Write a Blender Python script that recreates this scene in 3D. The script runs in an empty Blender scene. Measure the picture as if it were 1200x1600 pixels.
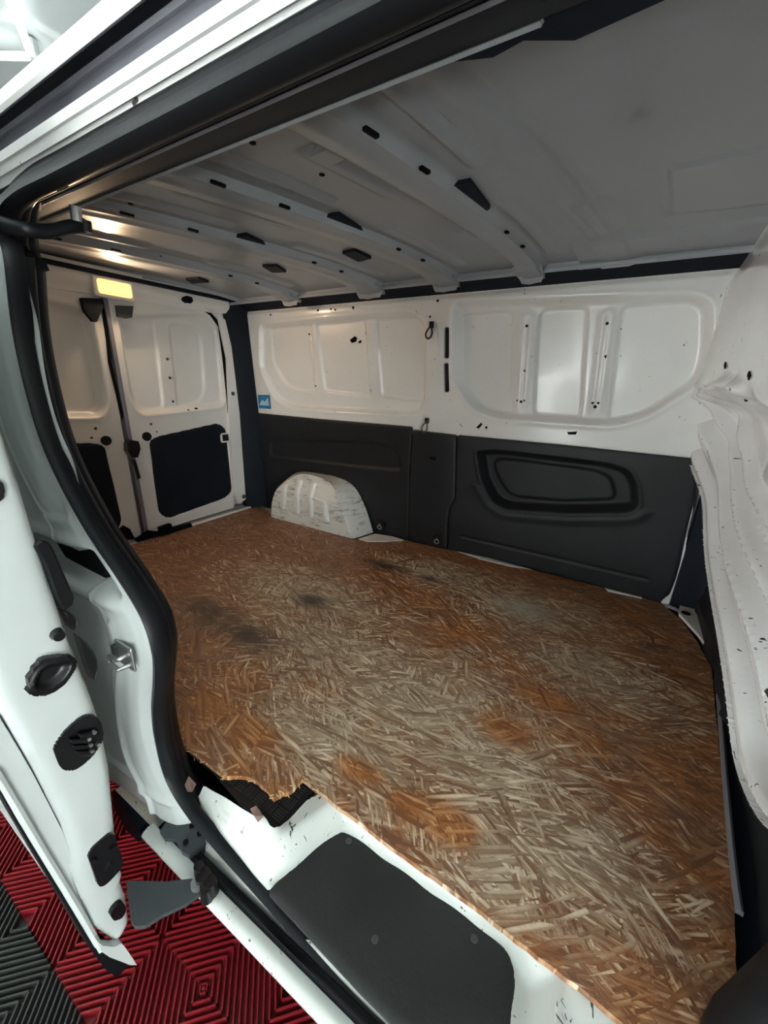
import bpy, bmesh, math, random
import numpy as np
from mathutils import Vector, Matrix

# ------------------------------------------------------------------ camera, world, exposure
SC = bpy.context.scene
COL = SC.collection
FPX = 617.0                                   # focal length in pixels of the 1200x1600 frame
CAM = np.array([-.2942, -.2292, .8796])
EUL = (1.2489, -.026, .5469)
cd = bpy.data.cameras.new('camera'); cam = bpy.data.objects.new('camera', cd); COL.objects.link(cam)
cam.location = CAM; cam.rotation_euler = EUL
cd.sensor_fit = 'VERTICAL'; cd.sensor_height = 32.0; cd.lens = FPX / 1600 * 32.0
cd.clip_start = .02; cd.clip_end = 60
SC.camera = cam
w = bpy.data.worlds.new('world'); SC.world = w; w.use_nodes = True
w.node_tree.nodes['Background'].inputs[0].default_value = (.8, .9, 1, 1)
w.node_tree.nodes['Background'].inputs[1].default_value = .05
SC.view_settings.view_transform = 'Standard'; SC.view_settings.look = 'None'
SC.view_settings.exposure = 0.52; SC.view_settings.gamma = 1.0; SC.view_settings.use_curve_mapping = False
SC.cycles.max_bounces = 6; SC.cycles.glossy_bounces = 2; SC.cycles.caustics_reflective = False; SC.cycles.caustics_refractive = False
SC.cycles.adaptive_threshold = .02
LED_POWER = 5.2        # ceiling tubes
ADDED_LED = 92.0        # tubes added on the unseen garage wall to brighten the van inside
DOME_POWER = 1.7

# ------------------------------------------------------------------ pixel -> place helpers
def _rot(rx, ry, rz):
    cx, sx, cy, sy, cz, sz = math.cos(rx), math.sin(rx), math.cos(ry), math.sin(ry), math.cos(rz), math.sin(rz)
    X = np.array([[1,0,0],[0,cx,-sx],[0,sx,cx]]); Y = np.array([[cy,0,sy],[0,1,0],[-sy,0,cy]]); Z = np.array([[cz,-sz,0],[sz,cz,0],[0,0,1]])
    return Z @ Y @ X
RM = _rot(*EUL)
def hit(p, n, d):
    n = np.array(n, float); r = RM @ np.array([(p[0]-600)/FPX, -(p[1]-800)/FPX, -1.0])
    return CAM + (d - n @ CAM) / (n @ r) * r
LEAN, WFAR = .0684, 1.7009
def onz(p, z): return hit(p, (0,0,1), z)
def ony(p, y): return hit(p, (0,1,0), y)
def onx(p, x): return hit(p, (1,0,0), x)
def onw(p, off=0.): return hit(p, (0,1,LEAN), WFAR-off)
def WY(z): return WFAR - LEAN*z
def xzw(ps, off=0.): return [(q[0], q[2]) for q in (onw(p, off) for p in ps)]
def yzx(ps, x): return [(q[1], q[2]) for q in (onx(p, x) for p in ps)]
def xyz_(ps, z): return [(q[0], q[1]) for q in (onz(p, z) for p in ps)]
def zoomed(ps, k, ox, oy): return [(ox + a/k, oy + b/k) for a, b in ps]

# ------------------------------------------------------------------ materials
def mat(name, col, rough=.5, metal=0., spec=.5, coat=0.):
    m = bpy.data.materials.new(name); m.use_nodes = True
    b = m.node_tree.nodes['Principled BSDF']
    b.inputs['Base Color'].default_value = (*col, 1); b.inputs['Roughness'].default_value = rough
    b.inputs['Metallic'].default_value = metal; b.inputs['Specular IOR Level'].default_value = spec
    b.inputs['Coat Weight'].default_value = coat
    return m, m.node_tree, b
def nd(nt, t, **kw):
    n = nt.nodes.new(t)
    for k, v in kw.items():
        if k in n.inputs: n.inputs[k].default_value = v
        else: setattr(n, k, v)
    return n
def lk(nt, a, b): nt.links.new(a, b)
def coords(nt, scale=(1,1,1), rotz=0., loc=(0,0,0)):
    tc = nd(nt, 'ShaderNodeTexCoord'); mp = nd(nt, 'ShaderNodeMapping')
    r = nd(nt, 'ShaderNodeMapping'); r.inputs['Rotation'].default_value = (0,0,rotz)
    mp.inputs['Scale'].default_value = scale; mp.inputs['Location'].default_value = loc
    lk(nt, tc.outputs['Object'], r.inputs['Vector']); lk(nt, r.outputs[0], mp.inputs['Vector'])
    return mp.outputs[0]
def noise(nt, vec, scale, detail=3., rough=.5, dist=0.):
    n = nd(nt, 'ShaderNodeTexNoise'); n.inputs['Scale'].default_value = scale; n.inputs['Detail'].default_value = detail
    n.inputs['Roughness'].default_value = rough; n.inputs['Distortion'].default_value = dist
    lk(nt, vec, n.inputs['Vector']); return n.outputs['Fac']
def rng(nt, v, a, b, c=0., d=1.):
    n = nd(nt, 'ShaderNodeMapRange'); n.inputs[1].default_value = a; n.inputs[2].default_value = b
    n.inputs[3].default_value = c; n.inputs[4].default_value = d; lk(nt, v, n.inputs[0]); return n.outputs[0]
def mth(nt, op, a, b=None):
    n = nd(nt, 'ShaderNodeMath', operation=op)
    for i, v in enumerate((a, b)):
        if v is None: continue
        if isinstance(v, (int, float)): n.inputs[i].default_value = v
        else: lk(nt, v, n.inputs[i])
    return n.outputs[0]
def mixc(nt, f, a, b, mode='MIX'):
    n = nd(nt, 'ShaderNodeMix', data_type='RGBA', blend_type=mode)
    if isinstance(f, (int, float)): n.inputs[0].default_value = f
    else: lk(nt, f, n.inputs[0])
    for i, v in ((6, a), (7, b)):
        if isinstance(v, tuple): n.inputs[i].default_value = (*v, 1)
        else: lk(nt, v, n.inputs[i])
    return n.outputs[2]
def bump(nt, b, h, strength, dist=.002):
    n = nd(nt, 'ShaderNodeBump'); n.inputs['Strength'].default_value = strength; n.inputs['Distance'].default_value = dist
    lk(nt, h, n.inputs['Height']); lk(nt, n.outputs[0], b.inputs['Normal'])

def paint(name, col=(.80,.80,.79), rough=.3, dirt=0., speck=0., dirtcol=(.12,.11,.10)):
    m, nt, b = mat(name, col, rough, coat=.3)
    b.inputs['Coat Roughness'].default_value = .12
    c = col; v = coords(nt)
    out = mixc(nt, rng(nt, noise(nt, v, 5, 4), .35, .7), c, tuple(x*.94 for x in c))
    if dirt:
        st = coords(nt, (7, 7, 34)); d = mth(nt, 'MULTIPLY', rng(nt, noise(nt, st, 1.6, 8, .75), .58-.08*dirt, .70-.06*dirt), rng(nt, noise(nt, v, 9, 4), .42, .62))
        out = mixc(nt, mth(nt, 'MULTIPLY', d, min(1, .75*dirt+.1)), out, dirtcol)
    if speck:
        s1 = rng(nt, noise(nt, coords(nt, (28, 75, 40), .5), 1, 3, .5, 1.2), .735-.02*speck, .75-.02*speck)
        s2 = rng(nt, noise(nt, coords(nt, (120, 30, 80), -.3), 1, 2, .5, .6), .77-.015*speck, .785-.015*speck)
        out = mixc(nt, mth(nt, 'MAXIMUM', s1, s2), out, (.05,.048,.045))
    lk(nt, out, b.inputs['Base Color'])
    return m
def plastic(name, col, rough=.5, grain=260, gs=.25, spec=.5):
    m, nt, b = mat(name, col, rough, spec=spec); v = coords(nt)
    lk(nt, mixc(nt, rng(nt, noise(nt, v, 7, 5), .3, .75), col, tuple(x*1.35+.002 for x in col)), b.inputs['Base Color'])
    bump(nt, b, noise(nt, v, grain, 2), gs, .001)
    return m
M = {}
M['paint'] = paint('white_paint', speck=.1)
M['paint_rear'] = paint('white_paint_rear', (.76,.75,.73), .32)
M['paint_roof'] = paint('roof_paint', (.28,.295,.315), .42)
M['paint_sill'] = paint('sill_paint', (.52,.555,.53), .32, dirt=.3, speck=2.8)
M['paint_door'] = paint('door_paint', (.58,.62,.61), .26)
M['paint_arch'] = paint('arch_paint', (.68,.68,.64), .45, dirt=1.15, speck=1.5)
M['flute'] = paint('flute_paint', (.70,.70,.67), .4, dirt=.2)
M['paint_crease'] = paint('crumpled_paint', (.80,.80,.81), .16, speck=2.2)
M['trim'] = plastic('charcoal_plastic', (.0090,.0100,.0125), .55, spec=.32)
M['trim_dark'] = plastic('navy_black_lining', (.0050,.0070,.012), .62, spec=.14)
M['rubber'] = plastic('black_rubber', (.0045,.0050,.0065), .42, 120, .15, .22)
M['mat'] = plastic('step_mat_rubber', (.0135,.0145,.0150), .6, 160, .5, .3)
M['black'] = plastic('gloss_black_plastic', (.004,.004,.005), .34, 60, .05, .35)
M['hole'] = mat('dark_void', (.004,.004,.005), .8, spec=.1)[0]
M['steel'] = plastic('zinc_steel', (.42,.42,.42), .33, 90, .2); M['steel'].node_tree.nodes['Principled BSDF'].inputs['Metallic'].default_value = .9
M['greysteel'] = plastic('dirty_steel', (.045,.052,.056), .5, 40, .6); M['greysteel'].node_tree.nodes['Principled BSDF'].inputs['Metallic'].default_value = .35
M['channel'] = plastic('channel_grey', (.15,.15,.175), .4)  # mid grey; in the header channel it carries the recess shade
M['tile_red'] = plastic('red_tile_plastic', (.15,.0038,.0075), .45, 90, .1)
M['tile_black'] = plastic('black_tile_plastic', (.020,.022,.020), .5, 90, .1)
M['garage'] = paint('garage_white', (.40,.425,.42), .8)
M['blue'] = plastic('blue_print', (.02,.16,.36), .4)
M['pale'] = plastic('pale_print', (.35,.5,.6), .4)
M['torn'] = plastic('torn_brown_edge', (.20,.13,.11), .8)
def emis(name, col, s):
    m = bpy.data.materials.new(name); m.use_nodes = True; nt = m.node_tree; b = nt.nodes['Principled BSDF']
    b.inputs['Base Color'].default_value = (*col, 1); b.inputs['Emission Color'].default_value = (*col, 1); b.inputs['Emission Strength'].default_value = s
    return m
M['led'] = emis('led_white', (.93,1,.985), LED_POWER)
M['led_added'] = emis('led_added_white', (.95,1,.98), ADDED_LED)
M['dome'] = emis('dome_warm', (1,.52,.15), DOME_POWER)

def osb():
    m, nt, b = mat('osb_strands', (.3,.2,.12), .55)
    val = None; wob = noise(nt, coords(nt), 3, 2)
    for k, (ang, sx, sy, cut, cell, spread) in enumerate([(.1,13,150,0,7,.5),(.35,15,140,.35,8,.7),(-.25,14,150,.42,6.5,.8),(.1,10,110,.62,5.5,.7),(.2,18,200,.5,9,.9),(-.1,9,130,.70,6,.8),(.15,13,120,.80,5,1.3)]):
        vo = nd(nt, 'ShaderNodeTexVoronoi'); vo.inputs['Scale'].default_value = 1
        pc = nd(nt, 'ShaderNodeTexVoronoi'); pc.inputs['Scale'].default_value = cell
        wv = coords(nt, (1,1.8,1), .3, (k*2.3, k*4.7, 0)); lk(nt, wv, pc.inputs['Vector'])
        ps_ = nd(nt, 'ShaderNodeSeparateColor'); lk(nt, pc.outputs['Color'], ps_.inputs[0])
        vr = nd(nt, 'ShaderNodeVectorRotate', rotation_type='Z_AXIS'); vr.inputs['Center'].default_value = (-.8,.9,0)
        lk(nt, coords(nt), vr.inputs['Vector']); lk(nt, rng(nt, ps_.outputs[0], 0, 1, ang-spread, ang+spread), vr.inputs['Angle'])
        mp = nd(nt, 'ShaderNodeMapping'); mp.inputs['Scale'].default_value = (sx, sy, 1); mp.inputs['Location'].default_value = (k*3.7, k*5.1, 0)
        lk(nt, vr.outputs[0], mp.inputs['Vector'])
        ad = nd(nt, 'ShaderNodeVectorMath', operation='ADD'); lk(nt, mp.outputs[0], ad.inputs[0])
        sc = nd(nt, 'ShaderNodeVectorMath', operation='SCALE'); lk(nt, wob, sc.inputs[0]); sc.inputs['Scale'].default_value = 2.5
        lk(nt, sc.outputs[0], ad.inputs[1]); lk(nt, ad.outputs[0], vo.inputs['Vector'])
        sp = nd(nt, 'ShaderNodeSeparateColor'); lk(nt, vo.outputs['Color'], sp.inputs[0])
        edge = rng(nt, vo.outputs['Distance'], .25, .75, 1, .45)
        v = mth(nt, 'MULTIPLY', sp.outputs[0], edge)
        if val is None: val = v
        else:
            f = rng(nt, sp.outputs[1], cut, cut+.02)
            mx = nd(nt, 'ShaderNodeMix', data_type='FLOAT'); lk(nt, f, mx.inputs[0]); lk(nt, val, mx.inputs[2]); lk(nt, v, mx.inputs[3]); val = mx.outputs[0]
    fine = noise(nt, coords(nt, (40, 420, 1), .15), 1, 5, .7)
    val = mth(nt, 'ADD', mth(nt, 'MULTIPLY', val, .72), mth(nt, 'MULTIPLY', fine, .36))
    def ramp(cols):
        r = nd(nt, 'ShaderNodeValToRGB'); e = r.color_ramp.elements
        e[0].position = cols[0][0]; e[0].color = (*cols[0][1], 1); e[1].position = cols[-1][0]; e[1].color = (*cols[-1][1], 1)
        for p, c in cols[1:-1]: x = e.new(p); x.color = (*c, 1)
        lk(nt, val, r.inputs[0]); return r.outputs[0]
    orange = ramp([(.0,(.085,.028,.008)),(.3,(.22,.08,.022)),(.6,(.37,.155,.05)),(1,(.62,.38,.20))])
    worn = ramp([(.0,(.085,.052,.030)),(.3,(.245,.172,.110)),(.6,(.46,.36,.255)),(1,(.80,.70,.55))])
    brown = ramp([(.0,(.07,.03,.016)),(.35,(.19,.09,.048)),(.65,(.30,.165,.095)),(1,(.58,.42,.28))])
    tc = nd(nt, 'ShaderNodeTexCoord')
    def blob(px, rx, ry, inner=.15, rot=0.):
        c = onz(px, 0)
        s = nd(nt, 'ShaderNodeMapping'); s.vector_type = 'TEXTURE'
        s.inputs['Location'].default_value = (c[0], c[1], 0); s.inputs['Scale'].default_value = (rx, ry, 1); s.inputs['Rotation'].default_value = (0,0,rot)
        lk(nt, tc.outputs['Object'], s.inputs[0])
        ln = nd(nt, 'ShaderNodeVectorMath', operation='LENGTH'); lk(nt, s.outputs[0], ln.inputs[0])
        return rng(nt, ln.outputs['Value'], inner, 1.0, 1, 0)
    def mx(bs):
        o = bs[0]
        for x in bs[1:]: o = mth(nt, 'MAXIMUM', o, x)
        return o
    n1 = noise(nt, coords(nt), 5, 6, .65); n2 = noise(nt, coords(nt), 9, 6, .7); n3 = noise(nt, coords(nt, (1,2.2,1), .2), 13, 5, .7)
    base = mixc(nt, rng(nt, n2, .40, .60), brown, orange)
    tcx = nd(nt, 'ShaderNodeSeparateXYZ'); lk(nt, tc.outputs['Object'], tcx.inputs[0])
    # rear red-brown also paints the weaker light there, front right edge the richer orange
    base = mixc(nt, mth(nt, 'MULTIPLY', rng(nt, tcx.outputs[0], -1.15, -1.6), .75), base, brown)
    wear = mx([blob((640,1090),.60,.42), blob((820,950),.50,.30), blob((760,1190),.40,.30), blob((520,1150),.45,.22), blob((890,1330),.28,.22), blob((930,1050),.40,.24), blob((520,1010),.6,.32), blob((700,900),.55,.22), blob((480,930),.7,.3), blob((760,1330),.24,.18)])
    wf = rng(nt, mth(nt, 'ADD', mth(nt, 'ADD', wear, mth(nt, 'MULTIPLY', n3, 1.5)), mth(nt, 'MULTIPLY', val, .9)), 1.40, 2.05)
    colr = mixc(nt, wf, base, worn)
    om = mx([blob((790,1140),.12,.07), blob((700,1290),.11,.07), blob((390,1140),.16,.06), blob((560,1205),.10,.05), blob((720,990),.13,.06), blob((850,1090),.14,.06), blob((330,1100),.16,.07), blob((640,1260),.08,.05)])
    of = rng(nt, mth(nt, 'ADD', mth(nt, 'ADD', om, mth(nt, 'MULTIPLY', n3, 1.6)), mth(nt, 'MULTIPLY', val, .4)), 1.15, 1.75)
    colr = mixc(nt, of, colr, orange)
    grey = blob((815,950),.16,.10,.1)
    colr = mixc(nt, mth(nt, 'MULTIPLY', mth(nt, 'MULTIPLY', grey, n1), 1.1), colr, (.42,.40,.36))
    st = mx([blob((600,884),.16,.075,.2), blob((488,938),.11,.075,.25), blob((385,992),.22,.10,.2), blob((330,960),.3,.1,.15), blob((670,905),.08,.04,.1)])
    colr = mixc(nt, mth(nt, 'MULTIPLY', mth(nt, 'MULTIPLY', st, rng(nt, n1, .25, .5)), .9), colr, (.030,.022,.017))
    spots = rng(nt, noise(nt, coords(nt), 26, 3), .70, .74)
    colr = mixc(nt, mth(nt, 'MULTIPLY', spots, .7), colr, (.05,.03,.02))
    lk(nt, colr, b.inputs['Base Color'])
    lk(nt, rng(nt, n1, .3, .7, .42, .66), b.inputs['Roughness'])
    bump(nt, b, fine, .45, .0015)
    return m
M['osb'] = osb()
M['chip'] = plastic('pale_strand_edge', (.55,.42,.22), .8, 60, .4)

# ------------------------------------------------------------------ object helpers
def tag(o, label=None, cat=None, group=None, kind=None):
    if cat and not kind: kind = 'thing'
    for k, v in (('label', label), ('category', cat), ('group', group), ('kind', kind)):
        if v: o[k] = v
    return o
def empty(name, loc=(0,0,0)):
    o = bpy.data.objects.new(name, None); COL.objects.link(o); o.location = loc; o.empty_display_size = .05
    return o
def link(name, me, m, parent=None):
    if m is not None: me.materials.append(m)
    o = bpy.data.objects.new(name, me); COL.objects.link(o)
    if parent is not None:
        o.parent = parent; L = Vector((0,0,0)); p = parent
        while p is not None: L += p.location; p = p.parent
        o.location = -L
    return o
def obj(name, bm, m, parent=None, smooth=None):
    bmesh.ops.recalc_face_normals(bm, faces=bm.faces)
    me = bpy.data.meshes.new(name); bm.to_mesh(me); bm.free()
    if smooth is not None:
        for p in me.polygons: p.use_smooth = True
        try: me.set_sharp_from_angle(angle=math.radians(smooth))
        except Exception: pass
    return link(name, me, m, parent)
def struct(o, label=None): return tag(o, label, None, None, 'structure')
def bx(bm, c, s, rot=None, bev=0.):
    g = bmesh.ops.create_cube(bm, size=1.0); vs = g['verts']
    for v in vs: v.co = Vector((v.co.x*s[0], v.co.y*s[1], v.co.z*s[2]))
    if bev:
        es = list({e for v in vs for e in v.link_edges})
        r = bmesh.ops.bevel(bm, geom=es, offset=bev, segments=2, affect='EDGES', profile=.5); vs = list({v for f in r['faces'] for v in f.verts} | {v for v in vs if v.is_valid})
    if rot is not None:
        for v in vs: v.co = rot @ v.co
    for v in vs: v.co += Vector(c)
def box(lo, hi, bev=0.):
    bm = bmesh.new(); bx(bm, [(a+b)/2 for a, b in zip(lo, hi)], [abs(b-a) for a, b in zip(lo, hi)], None, bev); return bm
def cyl(bm, a, b, r, n=16, r2=None):
    a = Vector(a); b = Vector(b); d = b - a
    mtx = Matrix.Translation((a+b)/2) @ d.to_track_quat('Z', 'Y').to_matrix().to_4x4()
    bmesh.ops.create_cone(bm, cap_ends=True, segments=n, radius1=r, radius2=r if r2 is None else r2, depth=d.length, matrix=mtx)
def prism(bm, pts, ext):
    """closed polygon (3D points) extruded by vector ext"""
    vs = [bm.verts.new(p) for p in pts]; f = bm.faces.new(vs)
    r = bmesh.ops.extrude_face_region(bm, geom=[f])
    for v in r['geom']:
        if isinstance(v, bmesh.types.BMVert): v.co += Vector(ext)
    return f
def rp(pts, r, n=5):
    """round the corners of a polygon"""
    out = []; N = len(pts)
    rr = r if isinstance(r, (list, tuple)) else [r]*N
    for i in range(N):
        p = np.array(pts[i]); a = np.array(pts[i-1]); b = np.array(pts[(i+1) % N])
        la, lb = np.linalg.norm(a-p), np.linalg.norm(b-p); k = min(rr[i], la*.48, lb*.48)
        if k < 1e-5: out.append(tuple(p)); continue
        p0 = p + (a-p)/la*k; p1 = p + (b-p)/lb*k
        for t in np.linspace(0, 1, n): out.append(tuple((1-t)**2*p0 + 2*t*(1-t)*p + t*t*p1))
    return out
def sd(U, V, pts):
    """signed distance to a polygon, negative inside; and nearest point"""
    P = np.array(pts, float); N = len(P)
    best = np.full(U.shape, 1e9); nu = np.zeros(U.shape); nv = np.zeros(U.shape); ins = np.zeros(U.shape, bool)
    for i in range(N):
        a = P[i]; b = P[(i+1) % N]; e = b - a; L = e @ e
        if L < 1e-14: continue
        t = np.clip(((U-a[0])*e[0] + (V-a[1])*e[1]) / L, 0, 1)
        qu = a[0]+t*e[0]; qv = a[1]+t*e[1]; d = (U-qu)**2 + (V-qv)**2
        m = d < best; best = np.where(m, d, best); nu = np.where(m, qu, nu); nv = np.where(m, qv, nv)
        c = ((a[1] > V) != (b[1] > V))
        if abs(b[1]-a[1]) > 1e-12:
            xi = a[0] + (V-a[1])/(b[1]-a[1])*e[0]; ins ^= (c & (U < xi))
    d = np.sqrt(best); return np.where(ins, -d, d), nu, nv
def sstep(x): x = np.clip(x, 0, 1); return x*x*(3-2*x)
def inset(U, V, pts, depth, wd):
    d, _, _ = sd(U, V, pts); return depth * sstep(-d/wd)
def ridge(U, V, pts, h, wd, closed=True):
    P = pts if closed else list(pts) + list(pts)[::-1]
    d, _, _ = sd(U, V, P); return h * np.exp(-(d/wd)**2)
def seg(U, V, a, b, h, wd):
    e = (b[0]-a[0], b[1]-a[1]); L = e[0]**2+e[1]**2
    t = np.clip(((U-a[0])*e[0]+(V-a[1])*e[1])/L, 0, 1)
    d = np.hypot(U-a[0]-t*e[0], V-a[1]-t*e[1]); return h*np.exp(-(d/wd)**2)
def panel(name, poly, mp, res, m, parent=None, relief=None, thick=0., smooth=40, holes=()):
    """sheet over a 2D polygon; mp(U,V,H) -> xyz; relief(U,V) -> H; edge turned back by thick"""
    P = np.array(poly); lo = P.min(0)-res*.5; hi = P.max(0)+res*.5
    nu = max(2, int((hi[0]-lo[0])/res)+2); nv = max(2, int((hi[1]-lo[1])/res)+2)
    U, V = np.meshgrid(np.linspace(lo[0], hi[0], nu), np.linspace(lo[1], hi[1], nv), indexing='ij')
    d, qu, qv = sd(U, V, poly); ins = d < 0
    for h in holes:
        dh, hu, hv = sd(U, V, h); inh = dh < 0
        snap = inh; U = np.where(snap & False, hu, U); ins = ins & ~inh
        qu = np.where(inh, hu, qu); qv = np.where(inh, hv, qv)
    idx = np.arange(nu*nv).reshape(nu, nv)
    q = np.stack([idx[:-1,:-1], idx[1:,:-1], idx[1:,1:], idx[:-1,1:]], -1).reshape(-1, 4)
    keep = ins.reshape(-1)[q].sum(1) >= 2
    U2 = np.where(ins, U, qu); V2 = np.where(ins, V, qv)
    H = relief(U2, V2) if relief else np.zeros(U.shape)
    x, y, z = mp(U2, V2, H)
    co = np.stack([np.broadcast_to(a, U.shape) for a in (x, y, z)], -1).reshape(-1, 3)
    q = q[keep]; used, inv = np.unique(q, return_inverse=True); q = inv.reshape(-1, 4); base = co[used]
    faces = [tuple(f) for f in q]
    verts = base
    if thick:
        x, y, z = mp(U2, V2, H-thick) if np.isscalar(thick) else mp(U2, V2, H)
        back = np.stack([np.broadcast_to(a, U.shape) for a in (x, y, z)], -1).reshape(-1, 3)[used]
        ed = {}
        for f in faces:
            for i in range(4):
                a, b = f[i], f[(i+1) % 4]
                k = (min(a, b), max(a, b)); ed[k] = None if k in ed else (a, b)
        be = [e for e in ed.values() if e]; bv = sorted({v for e in be for v in e}); mpv = {v: len(base)+i for i, v in enumerate(bv)}
        verts = np.vstack([base, back[bv]])
        faces += [(b, a, mpv[a], mpv[b]) for a, b in be]
    me = bpy.data.meshes.new(name); me.from_pydata([tuple(v) for v in verts], [], faces); me.validate(); me.update()
    bm = bmesh.new(); bm.from_mesh(me); bmesh.ops.remove_doubles(bm, verts=bm.verts, dist=1e-6)
    bmesh.ops.recalc_face_normals(bm, faces=bm.faces); bm.to_mesh(me); bm.free()
    for p in me.polygons: p.use_smooth = True
    me.set_sharp_from_angle(angle=math.radians(smooth))
    return link(name, me, m, parent)
def catmull(pts, n=6, closed=False):
    P = [np.array(p, float) for p in pts]; N = len(P); out = []
    rngi = range(N) if closed else range(N-1)
    for i in rngi:
        g = (lambda j: P[j % N]) if closed else (lambda j: P[min(max(j, 0), N-1)])
        a, b, c, d = g(i-1), g(i), g(i+1), g(i+2)
        for t in np.linspace(0, 1, n, endpoint=False):
            out.append(.5*((2*b) + (-a+c)*t + (2*a-5*b+4*c-d)*t*t + (-a+3*b-3*c+d)*t**3))
    if not closed: out.append(P[-1])
    return out
def sweep(name, path, prof, ref, m, parent=None, closed=False, smooth=50):
    """sweep closed 2D profile [(a,b)] along path: a along ref axis, b along ref x tangent"""
    P = np.array(path, float); N = len(P); verts = []; ref = np.array(ref, float)
    for i in range(N):
        a = P[(i-1) % N] if (closed or i > 0) else P[0]; b = P[(i+1) % N] if (closed or i < N-1) else P[-1]
        t = b-a; t /= np.linalg.norm(t); n2 = np.cross(ref, t); n2 /= np.linalg.norm(n2)
        for (u, v) in prof: verts.append(P[i] + ref*u + n2*v)
    k = len(prof); faces = []
    for i in range(N if closed else N-1):
        j = (i+1) % N
        for s in range(k): faces.append((i*k+s, i*k+(s+1) % k, j*k+(s+1) % k, j*k+s))
    if not closed: faces += [tuple(range(k))[::-1], tuple((N-1)*k+s for s in range(k))]
    me = bpy.data.meshes.new(name); me.from_pydata([tuple(v) for v in verts], [], faces); me.update()
    bm = bmesh.new(); bm.from_mesh(me); bmesh.ops.recalc_face_normals(bm, faces=bm.faces); bm.to_mesh(me); bm.free()
    for p in me.polygons: p.use_smooth = True
    me.set_sharp_from_angle(angle=math.radians(smooth))
    return link(name, me, m, parent)
def circ(r, n=10, c=(0,0), sy=1.): return [(c[0]+r*math.cos(2*math.pi*i/n), c[1]+r*sy*math.sin(2*math.pi*i/n)) for i in range(n)]
def tube(name, path, r, m, parent=None, n=10, ref=(0,0,1), closed=False):
    return sweep(name, path, circ(r, n), ref, m, parent, closed)
MW = lambda off=0.: (lambda U, V, H: (U, WFAR - off - LEAN*V - H, V))        # far wall, H towards the door side
MXf = lambda x0: (lambda U, V, H: (x0 + H, U, V))                            # plane facing +X
MZf = lambda z0: (lambda U, V, H: (U, V, z0 + H))
random.seed(4); RNG = np.random.default_rng(4)

# ================================================================== GARAGE
GZ = -.56
TA = .355; TX0 = -.932; TY0 = .0305
gf = struct(obj('garage_floor', box((-6, -2.4, GZ-.1), (4.5, 5, GZ-.020)), M['tile_black']), 'garage floor laid with red and black ribbed tiles')
def tile_mesh():
    bm = bmesh.new(); h = TA/2; p = h/9.0
    bx(bm, (0,0,-.019), (TA-.0015, TA-.0015, .004))
    wv = .0044
    for k in range(1, 18):
        c = (k-.5)*p
        lo = max(0., c-h); hi = min(c, h)
        for sx in (1,-1):
            for sy in (1,-1):
                # ridge on |u|+|v| = c  inside the square
                a = np.array([lo, c-lo]); b = np.array([hi, c-hi])
                n = np.array([1,1])/math.sqrt(2)*wv; n2 = n*.55
                pts = []
                for q, e, z in ((a,-n,-.018),(b,-n,-.018),(b,n,-.018),(a,n,-.018),(a,-n2,.003),(b,-n2,.003),(b,n2,.003),(a,n2,.003)):
                    s = np.clip(q+e, 0, h); pts.append(bm.verts.new((sx*s[0], sy*s[1], z)))
                for f in ((4,5,6,7),(0,1,5,4),(2,3,7,6)):
                    try: bm.faces.new([pts[i] for i in f])
                    except ValueError: pass
    bmesh.ops.create_cone(bm, cap_ends=True, segments=8, radius1=.005, radius2=.004, depth=.006, matrix=Matrix.Translation((0,0,.001)))
    bmesh.ops.recalc_face_normals(bm, faces=bm.faces)
    me = bpy.data.meshes.new('tile'); bm.to_mesh(me); bm.free(); return me
tmr = tile_mesh(); tmb = tmr.copy(); tmr.materials.append(M['tile_red']); tmb.materials.append(M['tile_black'])
for j in range(-4, 3):
    for i in range(-6, 5):
        o = bpy.data.objects.new('tile', tmr if j >= 0 else tmb); COL.objects.link(o); o.parent = gf
        o.location = (TX0 + i*TA, TY0 + j*TA, GZ)
for nm, lo, hi in (('wall_left', (-6.1,-2.4,GZ), (-6,5,2.3)), ('wall_right', (4.5,-2.4,GZ), (4.6,5,2.3)), ('wall_front', (-6,-2.5,GZ), (4.5,-2.4,2.3)), ('wall_back', (-6,5,GZ), (4.5,5.1,2.3))):
    struct(obj('garage_'+nm, box(lo, hi), M['garage']))
struct(obj('garage_ceiling', box((-6.1,-2.5,2.16), (4.6,5.1,2.3)), M['garage']), 'white garage ceiling')
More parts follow.
